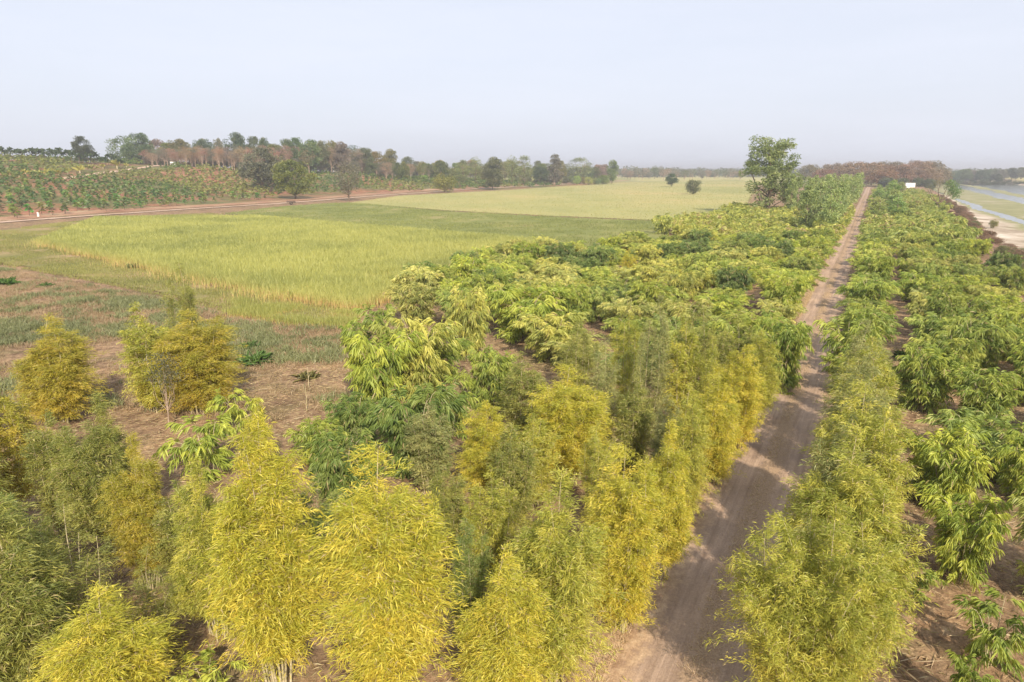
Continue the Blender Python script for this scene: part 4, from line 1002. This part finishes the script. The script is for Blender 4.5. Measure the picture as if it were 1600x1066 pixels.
# ------------------------------------------------------------------ crops and grasses (nobody could count them)
def sample_poly(poly, n, rng, dens_pow=1.2):
    """random points inside a polygon, thinner with distance"""
    poly = np.array(poly); x0, y0 = poly.min(0); x1, y1 = poly.max(0); out = []
    got = 0
    while got < n:
        X = rng.uniform(x0, x1, n * 2); Y = rng.uniform(y0, y1, n * 2)
        d = np.hypot(X, Y); k = (signed_dist(X, Y, poly) > 0) & (rng.uniform(size=len(X)) < (poly_min_d / np.maximum(d, poly_min_d)) ** dens_pow if False else signed_dist(X, Y, poly) > 0)
        keep = rng.uniform(size=len(X)) < np.clip((45 / np.maximum(d, 45)) ** dens_pow, 0, 1); k &= keep
        out.append(np.stack([X[k], Y[k]], 1)); got += k.sum()
        if len(out) > 30: break
    return np.concatenate(out)[:n]
def blades(pts, h, wd, rng, lean=.25, z=None, tint=None, seg=2):
    """upright two-segment blades; wd grows with distance so far ones still cover"""
    n = len(pts); a = rng.uniform(0, math.pi, n); S = np.stack([np.cos(a), np.sin(a), np.zeros(n)], 1)
    ln = rng.normal(0, lean, (n, 2)); h = h * rng.uniform(.7, 1.15, n); wd = wd * np.ones(n)
    B = np.concatenate([pts, (height(pts[:, 0], pts[:, 1]) if z is None else np.full(n, z))[:, None]], 1)
    M = B + np.stack([ln[:, 0] * .25 * h, ln[:, 1] * .25 * h, h * .55], 1); T = B + np.stack([ln[:, 0] * h, ln[:, 1] * h, h], 1)
    W = wd[:, None]
    V = np.stack([B - S * W * .35, B + S * W * .35, M + S * W * .5, M - S * W * .5, T], 1).reshape(-1, 3); b = (np.arange(n) * 5)[:, None]
    return V, [b + np.array([[0, 1, 2, 3]]), b + np.array([[3, 2, 4]])], n
def crop(name, pts, h, wd, col, label, cat, lean=.2, tip=(.3, .9), foot=1.0, rng=rng, mat=None, rimmy=False):
    V, Fs, n = blades(pts, h, wd, rng, lean)
    big = vnoise(pts[:, 0], pts[:, 1], 9, 51) * .5 + vnoise(pts[:, 0], pts[:, 1], 2.5, 52) * .3 - .4
    top = np.clip(rng.uniform(*tip, n) + big, 0, .86)
    md = np.where(rng.uniform(size=n) < .45, np.maximum(top, .9), top) if rimmy else top
    tn = np.stack([np.full(n, foot), np.full(n, foot), md, md, top], 1)
    ob = link(name, mesh_np(name, V, Fs, tn.ravel()), mat or CROPLEAF, None, col); tag(ob, label, cat, None, 'stuff')
p = sample_poly(FA1, 240000, rng, .8); p = p[vnoise(p[:, 0], p[:, 1], 6, 82) * .6 + vnoise(p[:, 0], p[:, 1], 1.3, 83) * .4 > .2]; d = np.hypot(p[:, 0], p[:, 1])
crop('tall_crop', p, .92, np.clip(.028 * d / 40, .028, .11), (0.36, 0.37, 0.115), 'dense tall yellow-green crop stalks with tan feet', 'crop')
# denser rim so that the standing edge of the crop reads
f1 = np.array(FA1); rim = []
for a, b in [(0, 12), (12, 11), (11, 10), (10, 9), (9, 8), (8, 7), (7, 6)]:
    L = np.linalg.norm(f1[b] - f1[a]); k = int(L * 170); t = rng.uniform(0, 1, k)[:, None]; rim.append(f1[a] + (f1[b] - f1[a]) * t + rng.normal(0, .5, (k, 2)) * (1 + 1.6 * (vnoise(t[:, 0] * L, np.full(k, a * 7.), 4, 81) > .62)[:, None]))
rim = np.concatenate(rim)
crop('crop_rim', rim, .92, .03, (0.38, 0.37, 0.12), 'standing front edge of the tall crop with tan stalks', 'crop', rimmy=True)
p = sample_poly(FA2, 60000, rng, .6); p = p[vnoise(p[:, 0], p[:, 1], 5, 61) * .5 + vnoise(p[:, 0], p[:, 1], 1.5, 65) * .5 > .45]; crop('young_crop', p, .34, .07, (0.23, 0.25, 0.085), 'low dark green crop of the middle strip field', 'crop', foot=.3)
p = sample_poly(FA3, 60000, rng, .3); crop('pale_crop', p, .28, .12, (0.345, 0.33, 0.145), 'pale ripe crop covering the large far field', 'crop', foot=.5, tip=(.42, .62))
p = sample_poly(FA4, 70000, rng, .8); p = p[vnoise(p[:, 0], p[:, 1], 3, 62) * .5 + vnoise(p[:, 0], p[:, 1], 9, 66) * .5 > .36]; crop('short_grass', p, .26, .032, (0.265, 0.26, 0.085), 'short green grass in the margin before the crop', 'grass', foot=.5)
S2 = [P(*q) for q in [(355, 492), (370, 470), (470, 483), (560, 492), (548, 512), (450, 508)]]
p = sample_poly(S2, 12000, rng, 0); p = (p + rng.normal(0, .35, p.shape))[vnoise(p[:, 0], p[:, 1], 1.5, 68) > .35]; crop('sown_strip', p, .55, .025, (0.30, 0.31, 0.09), 'narrow strip of half-tall crop in front of the main field', 'crop')
# weeds on the open ground at the left
WZ = [P(*q) for q in [(-80, 410), (0, 418), (250, 466), (400, 504), (560, 515), (560, 640), (420, 660), (200, 640), (-80, 640)]]
p = sample_poly(WZ, 130000, rng, 0); nz = vnoise(p[:, 0], p[:, 1], 5.0, 67) * .35 + vnoise(p[:, 0], p[:, 1], 1.6, 63) * .3 + vnoise(p[:, 0], p[:, 1], .5, 64) * .2 + rng.uniform(0, .15, len(p)); pg = p[nz > .565]
crop('green_weeds', pg, .34, .04, (0.215, 0.23, 0.11), 'patchy grey-green weeds on the open ground', 'weeds', .5, foot=.4)
pd_ = p[(nz > .42) & (nz <= .565)][:60000]; crop('dry_weeds', pd_, .22, .022, (0.34, 0.25, 0.16), 'dry brownish grass on the open ground', 'grass', .7, foot=.5)
# larger herb clumps on that ground
def herb(seed):
    r = np.random.default_rng(seed); n = 120; a = r.uniform(0, 6.28, n); el = r.uniform(.3, 1.4, n); D = np.stack([np.cos(a) * np.cos(el), np.sin(a) * np.cos(el), np.sin(el)], 1)
    V, Fs, k = leaf_arrays(r.normal(0, .16, (n, 3)) * [1, 1, .05] + [0, 0, .03], D, r.uniform(.4, .85, n), .045 * np.ones(n), r, True, .35)
    m = mesh_np('herb', V, Fs, np.repeat(np.clip(r.normal(.5, .2, n), 0, .9), k)); m.materials.append(LEAF); return m
HB = [herb(1), herb(2)]
for i, (px, py, s, col, lb) in enumerate([(400, 567, 1.5, (.12, .2, .05), 'bright green tuft of long grass leaves right of the golden clump'), (388, 545, 1.1, (.13, .2, .06), 'smaller green grass tuft just behind the bright one'), (12, 444, 1.6, (.11, .2, .04), 'dark green leafy tuft at the left edge of the weedy ground'), (72, 447, .9, (.11, .19, .04), 'small dark green tuft next to the left edge one'), (206, 418, 1.2, (.16, .18, .07), 'grassy tuft standing at the front edge of the tall crop'), (851, 385, 1.3, (.12, .15, .06), 'dark tuft at the far right corner of the tall crop'), (655, 448, 1.6, (.09, .12, .06), 'dark shrubby tuft at the near edge of the crop by the plantation'), (480, 590, .9, (.2, .18, .07), 'small tuft with upright stems on the bare ground'), (1418, 560, 1.2, (.14, .2, .05), 'green tuft among the right bushes beyond the roadside row')]):
    x, y = P(px, py); o = link('grass_tuft', HB[i % 2], None, None, col); o.location = (x, y, gz(x, y)); o.scale = (s, s, s * .95); o.rotation_euler[2] = i; tag(o, lb, 'grass tuft', 'grass tufts on the open ground')
# straw litter under the bamboo
def litter(name, n, region, col, label, L=(.08, .32)):
    uu = rng.uniform(region[0], region[1], n); vv = rng.uniform(region[2], region[3], n) if True else 0
    x = uu * UX - vv * UY; y = uu * UY + vv * UX
    k = (np.abs(uu + 2.35) > 1.75 + .5 * vnoise(x, y, 1, 71)) & (y > 5); x = x[k]; y = y[k]; n = len(x)
    keep = vnoise(x, y, 1.6, 72) * .6 + rng.uniform(0, .6, n) > .45; x = x[keep]; y = y[keep]; n = len(x)
    P0 = np.stack([x, y, height(x, y) + rng.uniform(.01, .05, n)], 1); a = rng.uniform(0, 6.28, n); D = norm(np.stack([np.cos(a), np.sin(a), rng.normal(.02, .12, n)], 1))
    V, Fs, kk = leaf_arrays(P0, D, rng.uniform(*L, n), rng.uniform(.012, .035, n), rng, False, 0)
    ob = link(name, mesh_np(name, V, Fs, np.repeat(rng.uniform(0, .85, n), kk)), LEAF, None, col); tag(ob, label, 'straw litter', None, 'stuff')
litter('straw_litter', 90000, (-30, -4, 2, 46), (.50, .38, .24), 'dry bamboo leaf and straw litter left of the track')
litter('straw_litter', 60000, (-.6, 17, 4, 46), (.50, .38, .24), 'dry bamboo leaf and straw litter right of the track')
litter('fallen_canes', 2600, (-.4, 16, 4, 40), (.50, .40, .28), 'fallen dry bamboo leaves and cane pieces on the soil right of the track', L=(.3, .8))
litter('fallen_canes', 2600, (-28, -4, 4, 40), (.46, .36, .26), 'fallen dry bamboo leaves and cane pieces on the soil left of the track', L=(.3, .9))
n = 42000; vv = rng.uniform(4, 70, n); uu = np.where(rng.uniform(size=n) < .62, -2.35 - 1.35 - np.abs(rng.normal(0, .45, n)), -2.35 + 1.6 + np.abs(rng.normal(0, .3, n))); 
mid = rng.uniform(size=n) < .14; uu = np.where(mid, -2.25 - .6 * sm((vv - 25) / 60) + rng.normal(0, .13, n), uu)
p = np.stack([uu * UX - vv * UY, uu * UY + vv * UX], 1); p = p[vnoise(p[:, 0], p[:, 1], 1.2, 73) > .4]
crop('verge_grass', p, .13, .014, (.52, .40, .26), 'short dry grass along the track verges', 'grass', .8, foot=.5)

# ------------------------------------------------------------------ scrub along the river bank
for i in range(110):
    v = 52 + i * 2.3 + rt.uniform(-2, 2); u = float(bank_u(v)) + rt.uniform(-1, 5.0); x, y = xy(u, v)
    if not infr(x, y): continue
    col = rt.choice([(.22, .125, .09), (.26, .16, .12), (.19, .12, .085), (.17, .17, .07)]); 
    tree(rt.choice(T_BUSH), x, y, rt.uniform(.5, 1.5), rt.uniform(1.4, 3.6), col, 'dry brownish scrub on the slope of the river bank', 'scrub along the river bank', name='scrub_bush', cat='shrub')
htree(1552, 357, 344, 14, T_BUSH[0], (.22, .2, .06), 'olive bush standing on the edge of the sand flat', name='scrub_bush', cat='shrub')

# ------------------------------------------------------------------ grey sapling with thin trunk
SPK = mk_tree('thin', PALEBARK, seed=131, H=4, cw=2.2, base=.45, n_cl=22, per=40, leaf=.10, trunk_r=.045)
x, y = P(264, 668); tree(SPK, x, y, top_height(x, y, 545), 64 / F * depth_of(x, y, 2), (.13, .13, .085), 'thin grey sapling with a bare straight trunk in front of the golden bamboo', name='sapling')
for i, (px, py, top) in enumerate([(482, 605, 572), (479, 640, 600)]):
    x, y = P(px, py); h = max(.8, top_height(x, y, top)); m = MB().tube([(0, 0, 0), (.03, 0, h * .5), (0, .02, h)], [.02, .015, .01], 6)
    m.tube([(.01, 0, h * .5), (.16, .05, h * .72)], [.008, .005], 5); o = m.build('stake', CULM); o.location = (x, y, gz(x, y)); tag(o, ['thin upright stake farther back on the bare ground', 'thin upright stake nearer on the bare ground'][i], 'stake')

# ------------------------------------------------------------------ buildings and cart
def plain(name, c, r=.8, var=.12):
    g = NG(name); n = g.noise(1.5, 5, .6, g.pos()); g.principled(g.ramp(n, [(0.3, tuple(x * (1 - var) for x in c)), (0.7, tuple(min(1, x * (1 + var)) for x in c))]), r); return g.m
WHITE = plain('white_paint', (.84, .83, .80), .6, .04); DARK = plain('dark_opening', (.05, .05, .05)); ROOFM = plain('weathered_roof_sheet', (.52, .46, .42)); MUD = plain('mud_wall', (.42, .30, .22)); WOODM = plain('old_wood', (.12, .09, .07)); TYRE = plain('rubber', (.03, .03, .03))
def house(name, px, py, wpx, hm, label, wall, roof, dist=None, flat=False, depth=4.0, face=0.0):
    if dist: x = (px - 800) / F * depth_of(0, dist, 5); y = dist
    else: x, y = PT(px, py)
    wd = wpx / F * depth_of(x, y); e = empty(name, (x, y, gz(x, y)), face); tag(e, label, 'building')
    w2, d2 = wd / 2, depth / 2
    MB().box(-w2, w2, -d2, d2, -.6, hm).build('wall', wall, e)
    if flat: MB().box(-w2 - .12, w2 + .12, -d2 - .12, d2 + .12, hm, hm + .16).build('roof', roof, e)
    else:
        rz = hm + .25 * depth; v = [(-w2 - .4, -d2 - .5, hm - .1), (w2 + .4, -d2 - .5, hm - .1), (w2 + .4, d2 + .5, hm - .1), (-w2 - .4, d2 + .5, hm - .1), (-w2 - .4, 0, rz), (w2 + .4, 0, rz),
             (-w2 - .4, -d2 - .5, hm), (w2 + .4, -d2 - .5, hm), (w2 + .4, d2 + .5, hm), (-w2 - .4, d2 + .5, hm), (-w2 - .4, 0, rz + .1), (w2 + .4, 0, rz + .1)]
        MB().add(v, [(0, 4, 5, 1), (4, 3, 2, 5), (6, 7, 11, 10), (10, 11, 8, 9), (0, 1, 7, 6), (3, 9, 8, 2), (0, 6, 10, 4), (4, 10, 9, 3), (1, 5, 11, 7), (5, 2, 8, 11)]).build('roof', roof, e)
    dr = MB().box(-w2 * .8, -w2 * .8 + .8, -d2 - .05, -d2 - .003, 0, min(1.9, hm * .75)).build('door', DARK, e)
    MB().box(w2 * .2, w2 * .2 + .7, -d2 - .05, -d2 - .003, hm * .45, hm * .75).build('window', DARK, e)
    return e
x, y = xy(19, 392)
def hut():
    x, y = PT(1422, 292.5); x = (1422 - 800) / F * depth_of(0, 372, 1.5); y = 372; z = gz(x, y); e = empty('white_hut', (x, y, z - .2), R_(-20)); tag(e, 'small white flat-roofed hut on the mound beside the river', 'building')
    w2 = 2.2; MB().box(-w2, w2, -1.5, 1.5, -.5, 2.6).build('wall', WHITE, e); MB().box(-w2 - .1, w2 + .1, -1.6, 1.6, 2.6, 2.74).build('roof', WHITE, e); MB().box(-w2 + .25, -w2 + .75, -1.54, -1.503, .1, 1.2).build('door', plain('grey_door', (.35, .36, .36)), e)
hut()
house('farm_shed', 292, 0, 14, 2.6, 'low shed with a pinkish sheet roof among the hilltop trees, left one', MUD, ROOFM, dist=338)
house('farm_shed', 380, 0, 26, 3.0, 'longer low farm building with a pale roof among the hilltop trees', MUD, ROOFM, dist=350)
house('farm_shed', 436, 0, 16, 4.6, 'farm building with a pale roof near the middle of the hilltop belt', MUD, plain('pale_roof', (.62, .58, .54)), dist=345)
house('white_shed', 273, 0, 4.5, 1.9, 'tiny bright white shed glimpsed between the hilltop tree trunks', WHITE, WHITE, dist=309, flat=True, depth=2)
def cart():
    x, y = PT(455, 320); e = empty('farm_cart', (x, y, gz(x, y)), .25); tag(e, 'small dark farm cart parked on the red soil under the round tree', 'cart')
    MB().box(-1.2, 1.2, -.6, .6, .62, .72).box(-1.2, 1.2, -.6, -.54, .72, 1.15).box(-1.2, 1.2, .54, .6, .72, 1.15).box(-1.2, -1.14, -.54, .54, .72, 1.15).build('cart_bed', WOODM, e)
    for s in (-1, 1):
        th = np.linspace(0, 2 * math.pi, 17); m = MB().tube([(.38 * math.cos(a), s * .72, .42 + .38 * math.sin(a)) for a in th], [.055] * 17, 6)
        for a in th[:-1:4]: m.tube([(0, s * .72, .42), (.36 * math.cos(a), s * .72, .42 + .36 * math.sin(a))], [.025, .025], 4)
        m.build('wheel', TYRE, e)
    MB().tube([(0, -.7, .42), (0, .7, .42)], [.04, .04], 6).build('axle', WOODM, e); MB().tube([(1.2, 0, .66), (2.5, 0, .3)], [.05, .04], 6).build('shaft', WOODM, e)
cart()
x, y = PT(60, 339); m = MB().box(-.14, .14, -.14, .14, -.1, .85).box(-.17, .17, -.17, .17, .85, .93); o = m.build('marker_post', WHITE); o.location = (x, y, gz(x, y)); tag(o, 'small white marker post beside the dusty farm path', 'post')

# ------------------------------------------------------------------ haze
HAZE = 0.00048
hb = MB().box(-5200, 5200, -320, 9200, -5.0, 34.0).build('haze', None)
g = NG('haze_air'); pv = g.n('ShaderNodeVolumePrincipled'); pv.inputs['Color'].default_value = (.86, .89, .97, 1); pv.inputs['Density'].default_value = HAZE; pv.inputs['Anisotropy'].default_value = 0.2
g.l(pv.outputs[0], g.out.inputs['Volume']); hb.data.materials.append(g.m); tag(hb, 'pale haze in the air over the whole valley', 'haze', None, 'stuff')
